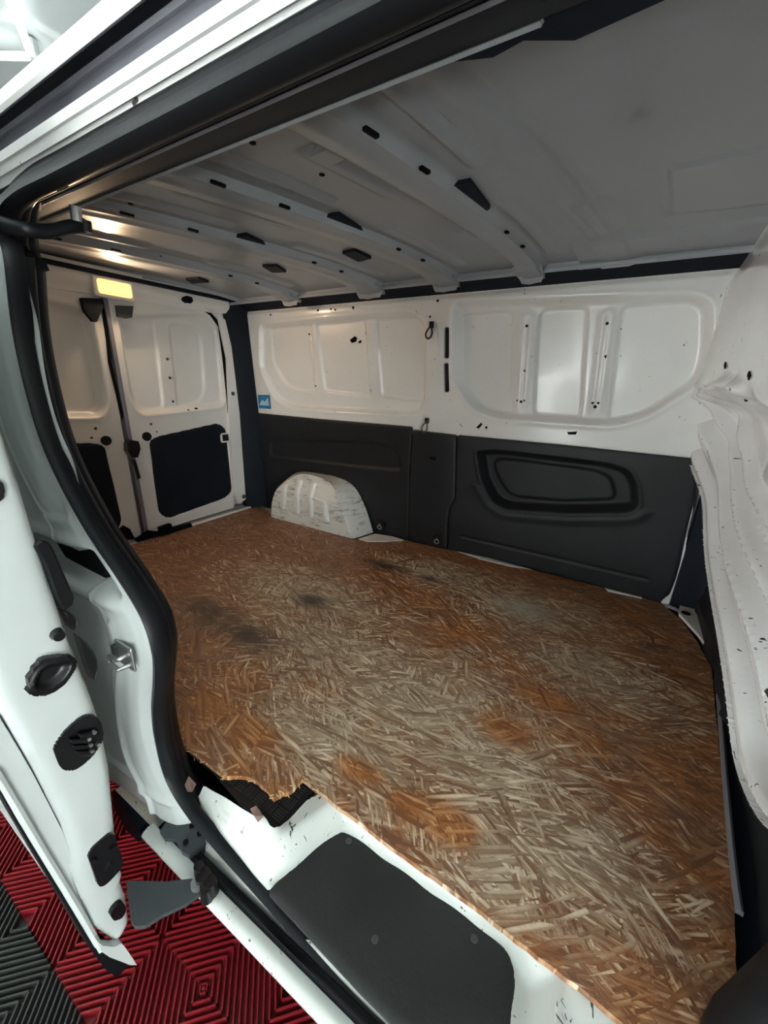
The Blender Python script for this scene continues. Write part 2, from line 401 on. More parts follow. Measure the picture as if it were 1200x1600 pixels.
# hexagon grid of LED tubes on the ceiling
HS = .50; V0 = onz((50,88), 2.1)[:2]
tb = bmesh.new(); bx(tb, (0,0,0), (HS-.03, .026, .02), None, .006); tme = bpy.data.meshes.new('led_tube'); tb.to_mesh(tme); tb.free(); tme.materials.append(M['led'])
jb = bmesh.new(); cyl(jb, (0,0,.0), (0,0,.05), .03, 12); jme = bpy.data.meshes.new('connector'); jb.to_mesh(jme); jb.free(); jme.materials.append(M['garage'])
def hexgrid(name, label, org, ax, ay, lim, me):
    """honeycomb of tubes: joints of one kind at org + i*a1 + j*a2, three tubes leaving each"""
    ax, ay = np.array(ax, float), np.array(ay, float); az = np.cross(ax, ay)
    t = tag(empty(name, tuple(org)), label, 'light')
    a1 = math.sqrt(3)*HS; a2 = (math.sqrt(3)/2*HS, 1.5*HS)
    for i in range(-8, 9):
        for j in range(-6, 7):
            u, v = i*a1 + j*a2[0], j*a2[1]
            p = np.array(org) + u*ax + v*ay
            if not lim(p): continue
            for a in (90, -30, -150):
                r = math.radians(a); d = ax*math.cos(r) + ay*math.sin(r)
                o = bpy.data.objects.new('led_tube', me); COL.objects.link(o); o.parent = t
                n = np.cross(az, d); mt = Matrix((tuple(d), tuple(n), tuple(az))).transposed().to_4x4()
                mt.translation = Vector(p - np.array(org) + d*HS/2); o.matrix_local = mt
            o = bpy.data.objects.new('connector', jme); COL.objects.link(o); o.parent = t
            mt = Matrix((tuple(ax), tuple(ay), tuple(az))).transposed().to_4x4(); mt.translation = Vector(p - np.array(org)); o.matrix_local = mt
    return t
hexgrid('hexagon_ceiling_light', 'honeycomb of white LED tubes on the garage ceiling above the van', (V0[0], V0[1], 2.1), (1,0,0), (0,1,0), lambda p: -4.6 < p[0] < 2.9 and -2.0 < p[1] < 2.2, tme)
twe = tme.copy(); twe.materials.clear(); twe.materials.append(M['led_added'])
hexgrid('added_wall_light', 'added honeycomb of white LED tubes giving side light to the van interior', (-.9, -2.36, .6), (-1,0,0), (0,0,1), lambda p: (-3.2 < p[0] < -.8 and -.3 < p[2] < 1.0) or (1.1 < p[0] < 4.1 and -.3 < p[2] < 1.75), twe)  # unseen tubes, added to throw side light into the cargo bay

# ================================================================== VAN SHELL (the room)
XR = -2.48                      # rear door plane
# outer skins so that no light leaks in
struct(obj('wall_outer_side', box((-2.75,1.78,-.35), (1.3,1.80,1.40)), M['paint']), 'outer skin of the van far side')
struct(obj('wall_outer_rear', box((-2.64,.0,-.35), (-2.62,1.78,1.40)), M['paint']))
struct(obj('floor_underbody', box((-2.6,.14,-.30), (1.3,1.77,-.20)), M['trim_dark']))
struct(obj('roof_outer', box((-2.75,.26,1.41), (1.3,1.77,1.43)), M['paint']), 'white outer roof of the van')
struct(obj('wall_outer_front', box((.62,.1,-.2), (.64,1.77,1.40)), M['trim_dark']))

# ---- cargo floor pan
struct(obj('floor_cab', box((.012,.265,-.06), (.60,1.65,-.014)), M['trim_dark']))
floor_ = struct(obj('floor', box((-2.6,.265,-.06), (.010,1.76,-.022)), M['paint_sill']), 'white painted cargo floor pan under the board')

# ---- far side wall with pressed panels
def P2(ps): return xzw(ps)
rear_out = rp(P2([(404,505),(640,482),(668,500),(666,625),(655,652),(455,640),(428,625),(404,575)]), [.05,.05,.06,.05,.05,.05,.08,.06])
rear_in = [rp(P2(q), .03) for q in ([(416,510),(482,503),(490,615),(458,610),(440,600),(420,565)], [(487,503),(566,495),(577,622),(502,612)], [(581,495),(645,492),(664,506),(664,630),(592,622)])]
rib_r = [(P2([(478,530),(488,603)])), (P2([(570,522),(576,612)]))]
front_out = rp(P2([(706,468),(1085,455),(1118,470),(1115,555),(1098,600),(1010,655),(960,668),(770,655),(735,640),(703,590)]), [.06,.08,.06,.05,.07,.06,.04,.06,.08,.06])
front_in = [rp(P2(q), .035) for q in ([(714,488),(800,480),(797,648),(755,645),(716,600)], [(838,480),(920,474),(908,656),(828,650)], [(968,474),(1085,462),(1108,480),(1106,570),(1090,600),(1010,650),(946,660)])]
rib_f = [P2([(822,497),(812,638)]), P2([(949,492),(930,642)])]
slots = [rp(P2([(694,511),(702,511),(702,560),(694,560)]), .008), rp(P2([(693,567),(701,567),(702,613),(694,613)]), .008)]
def wall_relief(U, V):
    h = -inset(U, V, rear_out, .026, .032) - inset(U, V, front_out, .032, .036)
    for q in rear_in+front_in: h = h - inset(U, V, q, .013, .012)
    for a, b in rib_r: h = h + seg(U, V, a, b, .006, .012)
    for a, b in rib_f: h = h + seg(U, V, a, b, .016, .021) - seg(U, V, a, b, .012, .011)
    h = h + ridge(U, V, front_out, .004, .012) + ridge(U, V, rear_out, .003, .010)
    h = h + .012*sstep((.72-V)/.03)*0 - .01*sstep((V-1.235)/.02)
    ps = P2([(684,520),(682,650)]); h = h + seg(U, V, ps[0], ps[1], .006, .03)
    return h
wall = struct(panel('wall_side', [(-2.50,.615),(-2.50,1.262),(-.02,1.262),(-.02,.615)], MW(), .0065, M['paint'], None, wall_relief, .015, 60, slots), 'white pressed steel side wall with two framed upper panels')
struct(obj('wall_side_cavity', box((-2.5,1.738,-.02), (-.0,1.752,1.3)), M['channel']))
def disc(name, p, r, mp2, m, parent, t=.0025, n=8, sy=1.):
    bm = bmesh.new(); vs = [bm.verts.new(Vector(mp2(p[0]+r*math.cos(2*math.pi*i/n), p[1]+r*sy*math.sin(2*math.pi*i/n), t))) for i in range(n)]
    vb = [bm.verts.new(Vector(mp2(p[0]+r*math.cos(2*math.pi*i/n), p[1]+r*sy*math.sin(2*math.pi*i/n), -.012))) for i in range(n)]
    bm.faces.new(vs)
    for i in range(n): bm.faces.new((vs[i], vb[i], vb[(i+1) % n], vs[(i+1) % n]))
    return obj(name, bm, m, parent)
def wall_h(x, z): return float(wall_relief(np.array([[x]]), np.array([[z]]))[0, 0])
def wmap(x, z, h): return (x, WFAR-LEAN*z-h-wall_h(x, z), z)
for px, r in (((684,470),.006),((672,495),.005),((423,492),.005),((497,485),.006),((517,483),.005),((524,484),.005),((552,481),.007),((476,521),.005),((489,603),.005),((567,520),.006),((575,610),.006),((821,508),.006),((812,628),.006),((806,626),.004),((817,626),.004),((948,504),.006),((929,636),.007),((925,630),.005),((934,630),.005),((760,668),.006),((895,677),.006)):
    disc('screw_hole', P2([px])[0], r, wmap, M['hole'], wall)
# scrapes and the dark scuff
for ps in ([(540,530),(548,524),(552,527),(550,533),(543,535)], [(553,533),(558,530),(559,534),(555,536)], [(744,668),(752,660),(754,663),(748,670)], [(886,675),(902,674),(900,679),(888,679)], [(1113,545),(1117,534),(1119,541),(1115,551)], [(1092,627),(1096,617),(1097,624),(1093,632)], [(815,580),(818,576),(819,581)], [(943,556),(948,553),(946,560)]):
    bm = bmesh.new(); q = P2(ps); vs = [bm.verts.new(wmap(a, b, .0015)) for a, b in q]; bm.faces.new(vs); obj('scuff', bm, M['hole'], wall)

# ---- dark rail cavity between wall top and roof, dark corner pillar
bm = bmesh.new(); prism(bm, [(-2.47,1.628,1.255),(-2.47,1.70,1.27),(-2.47,1.62,1.33),(-2.47,1.50,1.312),(-2.47,1.555,1.29)], (2.40,0,0))
struct(obj('trim_1', bm, M['trim_dark']), 'dark rail recess above the side wall')
bm = bmesh.new(); prism(bm, [(-2.425,1.70,0),(-2.41,1.668,0),(-2.435,1.60,0),(-2.478,1.545,0),(-2.52,1.545,0),(-2.52,1.70,0)], (0,0,1.30))
for v in bm.verts:
    if v.co.z > .6: v.co.y -= .055
o = struct(obj('trim_2', bm, M['trim_dark'], None, 40), 'dark corner pillar between side wall and rear door')

# ---- rear wall: white pillar, header, sill
RW = XR
bm = bmesh.new(); prism(bm, [(-2.462,y,z) for y, z in yzx([(352,500),(366,560),(374,640),(384,780),(374,788),(366,770),(360,690),(354,560),(340,492),(318,480),(318,470)], -2.462)], (-.03,0,0))
o = empty('wall_rear', (0,0,0)); struct(o, 'white rear door frame with pillar and header'); wr = o
obj('pillar', bm, M['paint_rear'], wr)
ph = yzx([(35,400),(160,428),(330,462),(345,470),(345,486),(300,478),(200,468),(35,440)], -2.45)
ph = [(.10,1.33),(1.60,1.33),(1.60,1.262),(1.52,1.235),(1.45,1.228),(.25,1.205),(.10,1.15)]
panel('header', ph, MXf(-2.452), .012, M['paint_rear'], wr, lambda U, V: -.02*sstep((1.27-V)/.05)+.006*sstep((V-1.30)/.01), .03)
obj('header_strip', box((-2.45,.12,1.295), (-2.425,1.52,1.312), .003), M['trim_dark'], wr)
obj('threshold', box((-2.56,.12,-.03), (-2.462,1.60,.012), .005), M['paint_rear'], wr)
for k, ps in enumerate(([(286,464),(292,462),(300,464),(302,470),(299,474),(290,473),(285,469)],)):
    bm = bmesh.new(); prism(bm, [(-2.444,y,z) for y, z in yzx(ps, -2.444)], (-.01,0,0)); obj('rubber_plug', bm, M['hole'], wr)
for px, r in (((364,615),.012),((381,776),.013)):
    y, z = yzx([px], -2.46)[0]; bm = bmesh.new(); cyl(bm, (-2.472,y,z), (-2.456,y,z), r, 12); obj('bolt', bm, M['greysteel'], wr)

# ---- rear doors
Z3 = lambda ps: zoomed(ps, 3.0, 0, 380)
def rear_door(name, mirror, label):
    root = empty(name, (XR,.835,0)); struct(root, label)
    f = (lambda p: (1.67-p[0], p[1])) if mirror else (lambda p: p)
    F = lambda ps: [f(p) for p in yzx(Z3(ps), XR)]
    outl = [f(p) for p in [(.850,.03),(.850,1.235),(1.505,1.235),(1.50,.9),(1.455,.5),(1.44,.03)]]
    if mirror: outl = outl[::-1]
    rec = rp(F([(548,335),(960,322),(1035,385),(1065,740),(1040,770),(660,812),(610,740)]), [.03,.05,.07,.06,.06,.1,.08])
    ins = [rp(F(q), .035) for q in ([(562,362),(742,362),(788,775),(690,790),(640,745)], [(805,372),(915,382),(960,425),(980,700),(950,748),(845,775)])]
    trim = rp(F([(698,925),(740,905),(1020,843),(1058,865),(1088,1165),(1055,1195),(785,1292),(742,1262)]), .03)
    def rel(U, V):
        h = -inset(U, V, rec, .03, .028)
        for q in ins: h = h - inset(U, V, q, .011, .010)
        return h + ridge(U, V, rec, .004, .01) - inset(U, V, trim, .01, .01)
    panel('door_skin', outl, MXf(XR), .008, M['paint_rear'], root, rel, .03, 60)
    tm = panel('door_trim', trim, MXf(XR-.002), .012, M['trim_dark'], root, lambda U, V: .006*sstep(-sd(U, V, trim)[0]/.012), .008)
    bm = bmesh.new(); q = F([(1028,898),(1035,890),(1065,888),(1070,930),(1038,935),(1030,928)]); prism(bm, [(XR+.008,*p) for p in q], (.006,0,0)); gr = obj('grip_frame', bm, M['paint_rear'], root)
    bm = bmesh.new(); q = F([(1034,897),(1062,894),(1066,924),(1038,927)]); prism(bm, [(XR+.012,*p) for p in q], (.004,0,0)); obj('grip_pocket', bm, M['trim_dark'], gr)
    for pz, r in (((800,543),.008),((812,632),.008),((826,743),.008),((885,788),.011),((922,780),.011),((708,848),.007),((735,884),.006)):
        y, z = F([pz])[0]; d_ = disc('screw_hole', (y, z), r, lambda a, b, h: (XR-.034+h, a, b) if pz[1] < 770 else (XR-.004+h, a, b), M['hole'], root, .004)
    y, z = F([(687,906)])[0]; bm = bmesh.new(); cyl(bm, (XR-.004,y,z), (XR+.006,y,z), .024, 14); obj('rubber_plug', bm, M['black'], root)
    return root
d2 = rear_door('door_1', False, 'white rear door with charcoal lower trim beside the corner pillar')
d1 = rear_door('door_2', True, 'white rear door with charcoal lower trim partly behind the rubber seal')
# seal strip along the meeting edge and latch pieces
obj('edge_seal', box((XR-.01,.836,.05), (XR+.012,.856,1.22), .005), M['channel'], d2)
def poly_part(name, ps, x, t, m, parent):
    bm = bmesh.new(); prism(bm, [(x,y,z) for y, z in yzx(Z3(ps), x)], (t,0,0)); return obj(name, bm, m, parent)
poly_part('edge_gap', [(960,322),(990,328),(1035,380),(1058,560),(1078,760),(1098,1000),(1110,1180),(1098,1180),(1084,1000),(1064,760),(1044,560),(1022,392),(985,340)], XR+.004, .004, M['hole'], d2)
poly_part('edge_gap', [(478,270),(492,275),(520,560),(575,800),(572,830),(505,560)], XR-.002, .006, M['hole'], d1)
poly_part('upper_latch', [(370,258),(462,262),(470,300),(440,370),(425,368),(385,320)], XR+.005, .03, M['trim_dark'], d1)
poly_part('upper_bracket', [(538,292),(618,296),(612,350),(585,354),(545,345)], XR+.004, .015, M['greysteel'], d2)
poly_part('center_latch', [(580,935),(600,920),(630,925),(640,960),(628,1000),(600,1002),(580,970)], XR+.01, .04, M['black'], d2)
poly_part('latch_tab', [(634,938),(660,936),(664,958),(636,964)], XR+.006, .012, M['paint_rear'], d2)
poly_part('latch_tab_pin', [(640,944),(652,942),(654,952),(642,956)], XR+.015, .006, M['hole'], d2)
poly_part('rod_cover', [(615,1010),(632,1020),(655,1100),(640,1105)], XR+.006, .012, M['black'], d2)
poly_part('floor_latch', [(735,1330),(790,1312),(800,1345),(745,1356)], XR+.01, .03, M['hole'], d2)
poly_part('lower_grommet', [(550,1345),(575,1322),(600,1335),(625,1385),(560,1385)], XR+.008, .02, M['hole'], d1)
poly_part('floor_catch', [(630,1390),(690,1345),(735,1350),(890,1310),(900,1330),(720,1378),(640,1400)], XR+.014, .012, M['hole'], d2)

# ---- roof lining with bows
bowdef = [(-.815,.42,-.685,1.35,.125), (-1.247,.49,-1.037,1.37,.14), (-1.625,.60,-1.41,1.38,.15), (-2.07,.70,-1.91,1.44,.13)]
SKX = [.05,-.15,-.36,-.45,-.55] + [0]*0
def lin(b):
    s = (b[2]-b[0])/(b[3]-b[1]); return lambda Y: b[0] + s*(Y-b[1])
bows = [(lin(b), b[4]) for b in bowdef]
def zlow(Y): return 1.315 - .035*np.abs((Y-.835)/.665)**3
RD = .026
KU = [-2.6]+[e(.9) for e, w_ in bows[::-1]]+[-.3,.1]
KV = [.2]+[e(1.9)-e(.9) for e, w_ in bows[::-1]]+[.05,0.]
def skew(U, V): return U + np.interp(U, KU, KV)*(V-.9)
def roof_relief(U, V):
    h = np.full(U.shape, RD)
    for e, wd in bows:
        x = U - e(.9)           # 0 at the front edge, -wd at the rear edge
        m = sstep((-x)/.012) * sstep((x+wd)/.03)
        h = h - RD*m - .004*np.exp(-((x+wd*.5)/.02)**2)*m
        # shallow swage ahead of each bow, ending near the middle
        xs = x - .075; m2 = sstep((.022-np.abs(xs))/.014)*sstep((.80-V)/.02); h = h - .012*m2
        xs = x - .06; m3 = sstep((.035-np.abs(xs))/.012)*sstep((V-1.0)/.015)*sstep((1.44-V)/.02); h = h - .010*m3
        # feet of the bow at the wall end
        h = h - .012*m*sstep((V-1.43)/.03)
        xs = x + wd + .05; m4 = sstep((.03-np.abs(xs))/.02)*sstep((V-.55)/.02)*sstep((1.0-V)/.2); h = h - .007*m4
    for a, b, hh, ww in (((-.585,.3),(-.50,1.30),.008,.012), ((-.39,.3),(-.372,.76),.008,.012), ((-.343,.98),(-.33,1.27),.006,.011), ((-.63,.5),(-.61,.85),.005,.012), ((-.20,.9),(-.19,1.0),-.003,.006)):
        h = h + seg(U, V, a, b, hh, ww)
    h = h - .004*sstep((-.49-(U-.12*(V-1)))/.004)*sstep((U+.60-.12*(V-1))/.004)
    h = h - inset(U, V, rp([(-.33,1.00),(.05,.96),(.05,1.30),(-.315,1.27)], .02), .006, .006)
    h = h - .010*sstep((V-1.36)/.015)*(U > -.62)
    h = h - inset(U, V, rp([(-.56,1.10),(-.46,1.08),(-.435,1.30),(-.52,1.34)], .02), .007, .008)
    return h
ceil_ = struct(panel('ceiling', [(-2.47,.16),(-2.47,1.515),(.10,1.515),(.10,.16)], lambda U, V, H: (skew(U, V), V, zlow(V)+H), .0085, M['paint_roof'], None, roof_relief, .02, 50), 'grey roof lining with cross bows')
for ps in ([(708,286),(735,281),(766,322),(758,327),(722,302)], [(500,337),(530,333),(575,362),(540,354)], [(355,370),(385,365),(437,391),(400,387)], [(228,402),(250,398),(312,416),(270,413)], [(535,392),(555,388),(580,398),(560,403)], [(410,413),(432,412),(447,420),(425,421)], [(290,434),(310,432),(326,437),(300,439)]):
    z = 1.337; q = [onz(p, z) for p in ps]; bm = bmesh.new(); prism(bm, [(x[0], x[1], zlow(x[1])+RD-.010) for x in q], (0,0,.02)); obj('gap_shade_slab', bm, M['trim_dark'], ceil_)  # dark slabs stand in for the shadowed gaps behind the bows
for (e, wd) in bows:
    for y0, y1 in ((.52,.555),(.70,.73),(1.15,1.165),(1.28,1.295)):
        bm = bmesh.new(); bx(bm, (e((y0+y1)/2)-.004,(y0+y1)/2,zlow(np.array((y0+y1)/2))+.004), (.010,y1-y0,.0062), Matrix.Rotation(-.2,3,'Z')); obj('slot', bm, M['hole'], ceil_)
for px in ((394,212),(503,267),(203,312),(293,332)):
    q = onz(px, 1.347); bm = bmesh.new(); cyl(bm, (q[0],q[1],zlow(q[1])+RD-.002), (q[0],q[1],1.38), .007, 10); obj('screw_hole', bm, M['hole'], ceil_)
# raised pads between the bows
for px, sz in (((512,243),(.05,.05)),((725,368),(.05,.06))):
    q = onz(px, 1.335); bm = bmesh.new(); bx(bm, (q[0],q[1],1.345), (sz[0]*1.3,sz[1]*1.3,.03), Matrix.Rotation(-.15,3,'Z'), .008); obj('pressed_boss', bm, M['paint_roof'], ceil_)
bm = bmesh.new()
path = [(-2.40,1.512,1.279)]; edge = []
# rolled flange along the roof's wall edge with feet
for (e, wd), k in zip(bows, range(4)):
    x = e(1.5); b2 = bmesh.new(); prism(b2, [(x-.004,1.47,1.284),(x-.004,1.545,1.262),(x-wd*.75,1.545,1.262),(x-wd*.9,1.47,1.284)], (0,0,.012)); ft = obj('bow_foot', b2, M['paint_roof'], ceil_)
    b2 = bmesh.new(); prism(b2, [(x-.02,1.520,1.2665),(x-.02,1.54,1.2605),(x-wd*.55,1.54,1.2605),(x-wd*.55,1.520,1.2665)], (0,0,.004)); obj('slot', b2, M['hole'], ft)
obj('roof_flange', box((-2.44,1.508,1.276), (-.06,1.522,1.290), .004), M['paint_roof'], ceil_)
bm.free()

# ---- near side: header over the door opening (profile runs along X)
wn = struct(empty('wall_door_side'), 'white rear jamb of the door opening')
hd = struct(empty('trim_3'), 'white header and dark lining over the door opening')
sl = struct(empty('trim_4'), 'white door sill with step well')
def extr(name, prof, x0, x1, m, parent, smooth=30):
    bm = bmesh.new(); prism(bm, [(x0, y, z) for y, z in prof], (x1-x0, 0, 0)); return obj(name, bm, m, parent, smooth)
extr('roof_edge', [(.072,1.224),(.073,1.214),(.077,1.211),(.100,1.240),(.150,1.30),(.27,1.40),(.27,1.43),(.24,1.42)], -2.7, .9, M['paint'], hd)
extr('rail_channel', [(.079,1.2125),(.118,1.252),(.124,1.21),(.14,1.21),(.14,1.29),(.11,1.265)], -2.6, .9, M['channel'], hd)  # grey colour paints the shade inside the white channel
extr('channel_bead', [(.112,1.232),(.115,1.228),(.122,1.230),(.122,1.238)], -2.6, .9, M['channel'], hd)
extr('header_flange', [(.084,1.1815),(.088,1.174),(.0935,1.1755),(.099,1.168),(.104,1.1715),(.112,1.1645),(.125,1.17),(.17,1.235),(.15,1.235),(.10,1.19)], -1.33, .5, M['paint'], hd, 25)
extr('header_lining', [(.118,1.152),(.135,1.1435),(.165,1.157),(.215,1.170),(.228,1.180),(.26,1.29),(.24,1.30),(.16,1.18)], -2.46, .4, M['trim_dark'], hd, 25)
extr('lining_bead', [(.146,1.1475),(.150,1.1465),(.156,1.1505),(.152,1.153)], -1.30, .4, M['channel'], hd)
extr('inner_flange', [(.216,1.1695),(.221,1.1685),(.232,1.180),(.226,1.182)], -2.40, -.42, M['paint_roof'], hd)
bm = bmesh.new()
ps = [(-.55,.205),(-.50,.235),(-.47,.246),(-.44,.24),(-.40,.262),(-.30,.25),(-.25,.265),(.3,.26),(.3,.18),(-.55,.18)]
prism(bm, [(x,y,1.176) for x,y in ps], (0,0,.006)); obj('torn_lining', bm, M['trim_dark'], hd)

# ---- seal path in the plane Y = .1
SEALPX = [(22,400),(34,510),(52,600),(78,690),(112,765),(152,835),(196,900),(232,960),(248,1010),(250,1050),(247,1100),(252,1150),(268,1210),(300,1264),(345,1318),(400,1378),(470,1455),(560,1548)]
SY = .10
sp = [ony(p, SY) for p in SEALPX]
zs = sp[-1][2]
loop = [np.array([x, SY, 1.142]) for x in (-.25,-.5,-.8,-1.0,-1.13)] + [np.array([-1.205,SY,1.128]), np.array([-1.242,SY,1.085])] + sp + [np.array([x, SY, zs]) for x in (-.40,-.25,-.12)] + [np.array([.0,SY,zs+.03]), np.array([.06,SY,zs+.14]), np.array([.07,SY,.5]), np.array([.05,SY,.9]), np.array([.03,SY,1.06]), np.array([-.04,SY,1.13])]
loop = catmull(loop, 6, True)
def off_loop(lp, d):
    out = []; N = len(lp)
    for i in range(N):
        t = lp[(i+1) % N]-lp[i-1]; t = t/np.linalg.norm(t); n = np.cross(t, (0,1,0)); out.append(lp[i]+n*d)
    return out
seal = tag(empty('door_seal', (-.6,SY,zs)), 'black rubber weather seal running round the sliding door opening', 'seal')
sweep('outer_lip', off_loop(loop, .012), [(-.020,-.004),(-.016,.010),(-.004,.017),(.006,.012),(.010,-.004),(-.006,-.012)], (0,1,0), M['rubber'], seal, True, 60)
sweep('bulb', off_loop(loop, -.012), circ(.0165, 12, (.016,0)), (0,1,0), M['rubber'], seal, True, 60)
sweep('inner_lip', off_loop(loop, -.026), [(.026,-.012),(.040,-.012),(.052,-.002),(.052,.006),(.036,.012),(.024,.008)], (0,1,0), M['rubber'], seal, True, 60)

# ---- jamb behind the opening: strip fanned out from the seal
JP = [i for i, p in enumerate(loop)]
jl = catmull([np.array([-1.30,SY,1.19]), np.array([-1.262,SY,1.12])] + [s for s in sp if s[2] > -.2][:14], 6)
def jamb():
    A = np.array(jl); n = len(A); prof = [(-.015,.108),(0.,.104),(.012,.098),(.022,.088),(.035,.078),(.06,.070),(.085,.066),(.10,.066),(.108,.063),(.118,.066),(.15,.066),(.20,.062),(.26,.055),(.30,.045),(.34,.025),(.37,.0),(.40,-.01)]
    zt = np.array([a[2] for a in A]); xt = np.array([a[0] for a in A])
    nu = 220; zz = np.linspace(1.19, -.105, nu)
    order = np.argsort(zt); xs = np.interp(zz, zt[order], xt[order])
    k = np.ones(9)/9; xs = np.convolve(np.pad(xs, 4, 'edge'), k, 'valid')
    verts, faces = [], []
    us = np.interp(np.linspace(0, 1, 70), np.linspace(0, 1, len(prof)), [p[0] for p in prof]); ys = np.interp(us, [p[0] for p in prof], [p[1] for p in prof])
    for i in range(nu):
        for u, y in zip(us, ys):
            x = xs[i]-u; z = zz[i]; yy = y
            # rail slot: pocket through which the middle rail runs
            s = sstep((.040-abs(z-.512))/.008)*sstep((u-.026)/.012); yy += .05*s
            yy -= (.008*math.exp(-((z-.562)/.010)**2) + .009*math.exp(-((z-.458)/.012)**2))*float(sstep(np.array((u-.01)/.05)))
            yy += .012*sstep((.05-abs(x+1.36-.12*math.sin(z*2.2)))/.05)*(z > .60)
            # crease low down and step
            yy -= .006*math.exp(-((u-.09-.06*max(0,.3-z))/.008)**2)*(z < .42)
            yy -= .006*math.exp(-((z+.045-.05*u)/.008)**2)
            verts.append((x, yy, z))
    m = len(us)
    for i in range(nu-1):
        for j in range(m-1): faces.append((i*m+j, i*m+j+1, (i+1)*m+j+1, (i+1)*m+j))
    me = bpy.data.meshes.new('jamb'); me.from_pydata(verts, [], faces); me.update()
    for p in me.polygons: p.use_smooth = True
    return link('jamb', me, M['paint_door'], wn)
jamb()
extr('quarter_skin', [(-.012,-.32),(-.012,.75),(.06,1.2),(.075,1.2),(.02,.75),(.02,-.32)], -2.7, -1.62, M['paint'], wn)
extr('inner_wall', [(.165,-.02),(.165,1.25),(.175,1.25),(.175,-.02)], -2.5, -1.47, M['paint_rear'], wn)
obj('rail_insert', box((-1.62,.098,.478), (-1.15,.118,.546), .004), M['hole'], wn)
extr('rail_lip', [(.070,.548),(.085,.545),(.10,.547),(.10,.554),(.07,.555)], -1.55, -1.165, M['steel'], wn)
bm = bmesh.new(); prism(bm, [tuple(ony(p, .075)) for p in ((176,1236),(186,1246),(200,1272),(216,1298),(228,1312),(216,1316),(196,1296),(178,1262))], (0,.04,0)); obj('liner_edge', bm, M['trim_dark'], wn)
# striker
st = tag(empty('door_striker', tuple(ony((198,1022), .066))), 'zinc plated door striker loop on the white jamb', 'striker')
c = ony((198,1022), .066)
bm = bmesh.new(); bx(bm, (c[0],c[1]-.003,c[2]), (.062,.006,.052), None, .003); obj('plate', bm, M['steel'], st)
lp = [(c[0]+.018,c[1]-.006,c[2]+.010),(c[0]+.018,c[1]-.020,c[2]+.010),(c[0]+.014,c[1]-.024,c[2]+.009),(c[0]-.014,c[1]-.024,c[2]+.006),(c[0]-.018,c[1]-.024,c[2]+.002),(c[0]-.018,c[1]-.024,c[2]-.010),(c[0]-.014,c[1]-.024,c[2]-.014),(c[0]+.014,c[1]-.024,c[2]-.014),(c[0]+.018,c[1]-.006,c[2]-.014)]
tube('loop', lp, .0042, M['steel'], st, 8, (.1,.2,1))
bm = bmesh.new(); bx(bm, (c[0]-.024,c[1]-.008,c[2]-.002), (.014,.010,.036), None, .002); obj('stop_block', bm, M['greysteel'], st)

# ---- sill: lip, track, step well
bm = bmesh.new()
lip = [(.10,-.30),(.094,-.20),(.040,-.142),(.028,-.134),(.027,-.124),(.033,-.118),(.044,-.115),(.056,-.118),(.058,-.142),(.11,-.142),(.11,-.30)]
extr('sill_lip', lip, -1.07, .4, M['paint_sill'], sl, 40)
extr('sill_bed', [(.056,-.142),(.085,-.142),(.09,-.115),(.104,-.112),(.11,-.16),(.11,-.19),(.095,-.19),(.058,-.150)], -1.25, .4, M['paint_sill'], sl, 40)
tr = tag(empty('door_track', (-.5,.07,-.142)), 'black lower door track channel along the white sill', 'track')
x0 = onz((262,1300), -.11)[0]
extr('rail', [(.058,-.141),(.058,-.122),(.064,-.119),(.070,-.124),(.078,-.124),(.079,-.141)], -.93, .35, M['rubber'], tr, 40)
bm = bmesh.new(); prism(bm, [(x,y,-.136) for x,y in xyz_([(250,1300),(262,1283),(285,1280),(318,1300),(322,1318),(296,1338),(285,1332),(275,1312),(258,1312)], -.11)], (0,0,.030)); obj('end_cap', bm, M['greysteel'], tr)
for i, px in enumerate(((300,1290),(312,1302),(290,1316))):
    q = onz(px, -.104); bm = bmesh.new(); cyl(bm, (q[0],q[1],-.107), (q[0],q[1],-.102), .006, 8); obj('rivet', bm, M['hole'], tr)

# step pan: white pressing around the black tread
well = rp([(-.735,.095),(-.66,.255),(-.33,.258),(-.275,.215),(-.262,.08),(-.735,.08)], [.01,.06,.07,.05,.01,.01])
def pan_relief(U, V):
    d, _, _ = sd(U, V, [(-.76,.05),(-.675,.268),(-.30,.272),(-.24,.23),(-.225,.05)])
    wz = sstep(.5-d/.05)
    h = -.012 - .046*wz
    lf = sstep((-.72-U)/.05)                                      # raised rear end of the sill
    h = h + lf*(.004 - .05*sstep((.155-V)/.05) - .006*sstep((V-.165)/.02))
    h = h - (1-lf)*(1-wz)*.03*sstep((.135-V)/.04)
    rt = sstep((U+.225)/.03); h = h - rt*.012*np.exp(-((V-.19)/.03)**2)
    h = h - .035*sstep((.112-V)/.02)*(1-wz)
    return h + .0012*np.sin(U*60+V*40)
pedge = [(-1.17,.098),(.03,.098),(.03,.31),(-.69,.31),(-.735,.262)] + xyz_(zoomed([(900,440),(830,515),(745,600),(690,612),(660,560),(640,540),(600,545),(550,510),(290,336),(235,375)], 3.75, 240, 1130), -.008)
pan = panel('step_pan', pedge, MZf(0), .006, M['paint_sill'], sl, pan_relief, .02, 60)
# torn paint flakes at the edge
for ps in ([(180,350),(205,305),(248,345),(225,395),(195,385)], [(565,490),(600,478),(625,500),(640,540),(610,565),(590,540)], ):
    q = xyz_(zoomed(ps, 3.75, 240, 1130), .0); bm = bmesh.new(); prism(bm, [(x,y,-.008+.004*(i % 2)) for i, (x,y) in enumerate(q)], (0,0,.002)); obj('torn_edge', bm, M['torn'], sl)

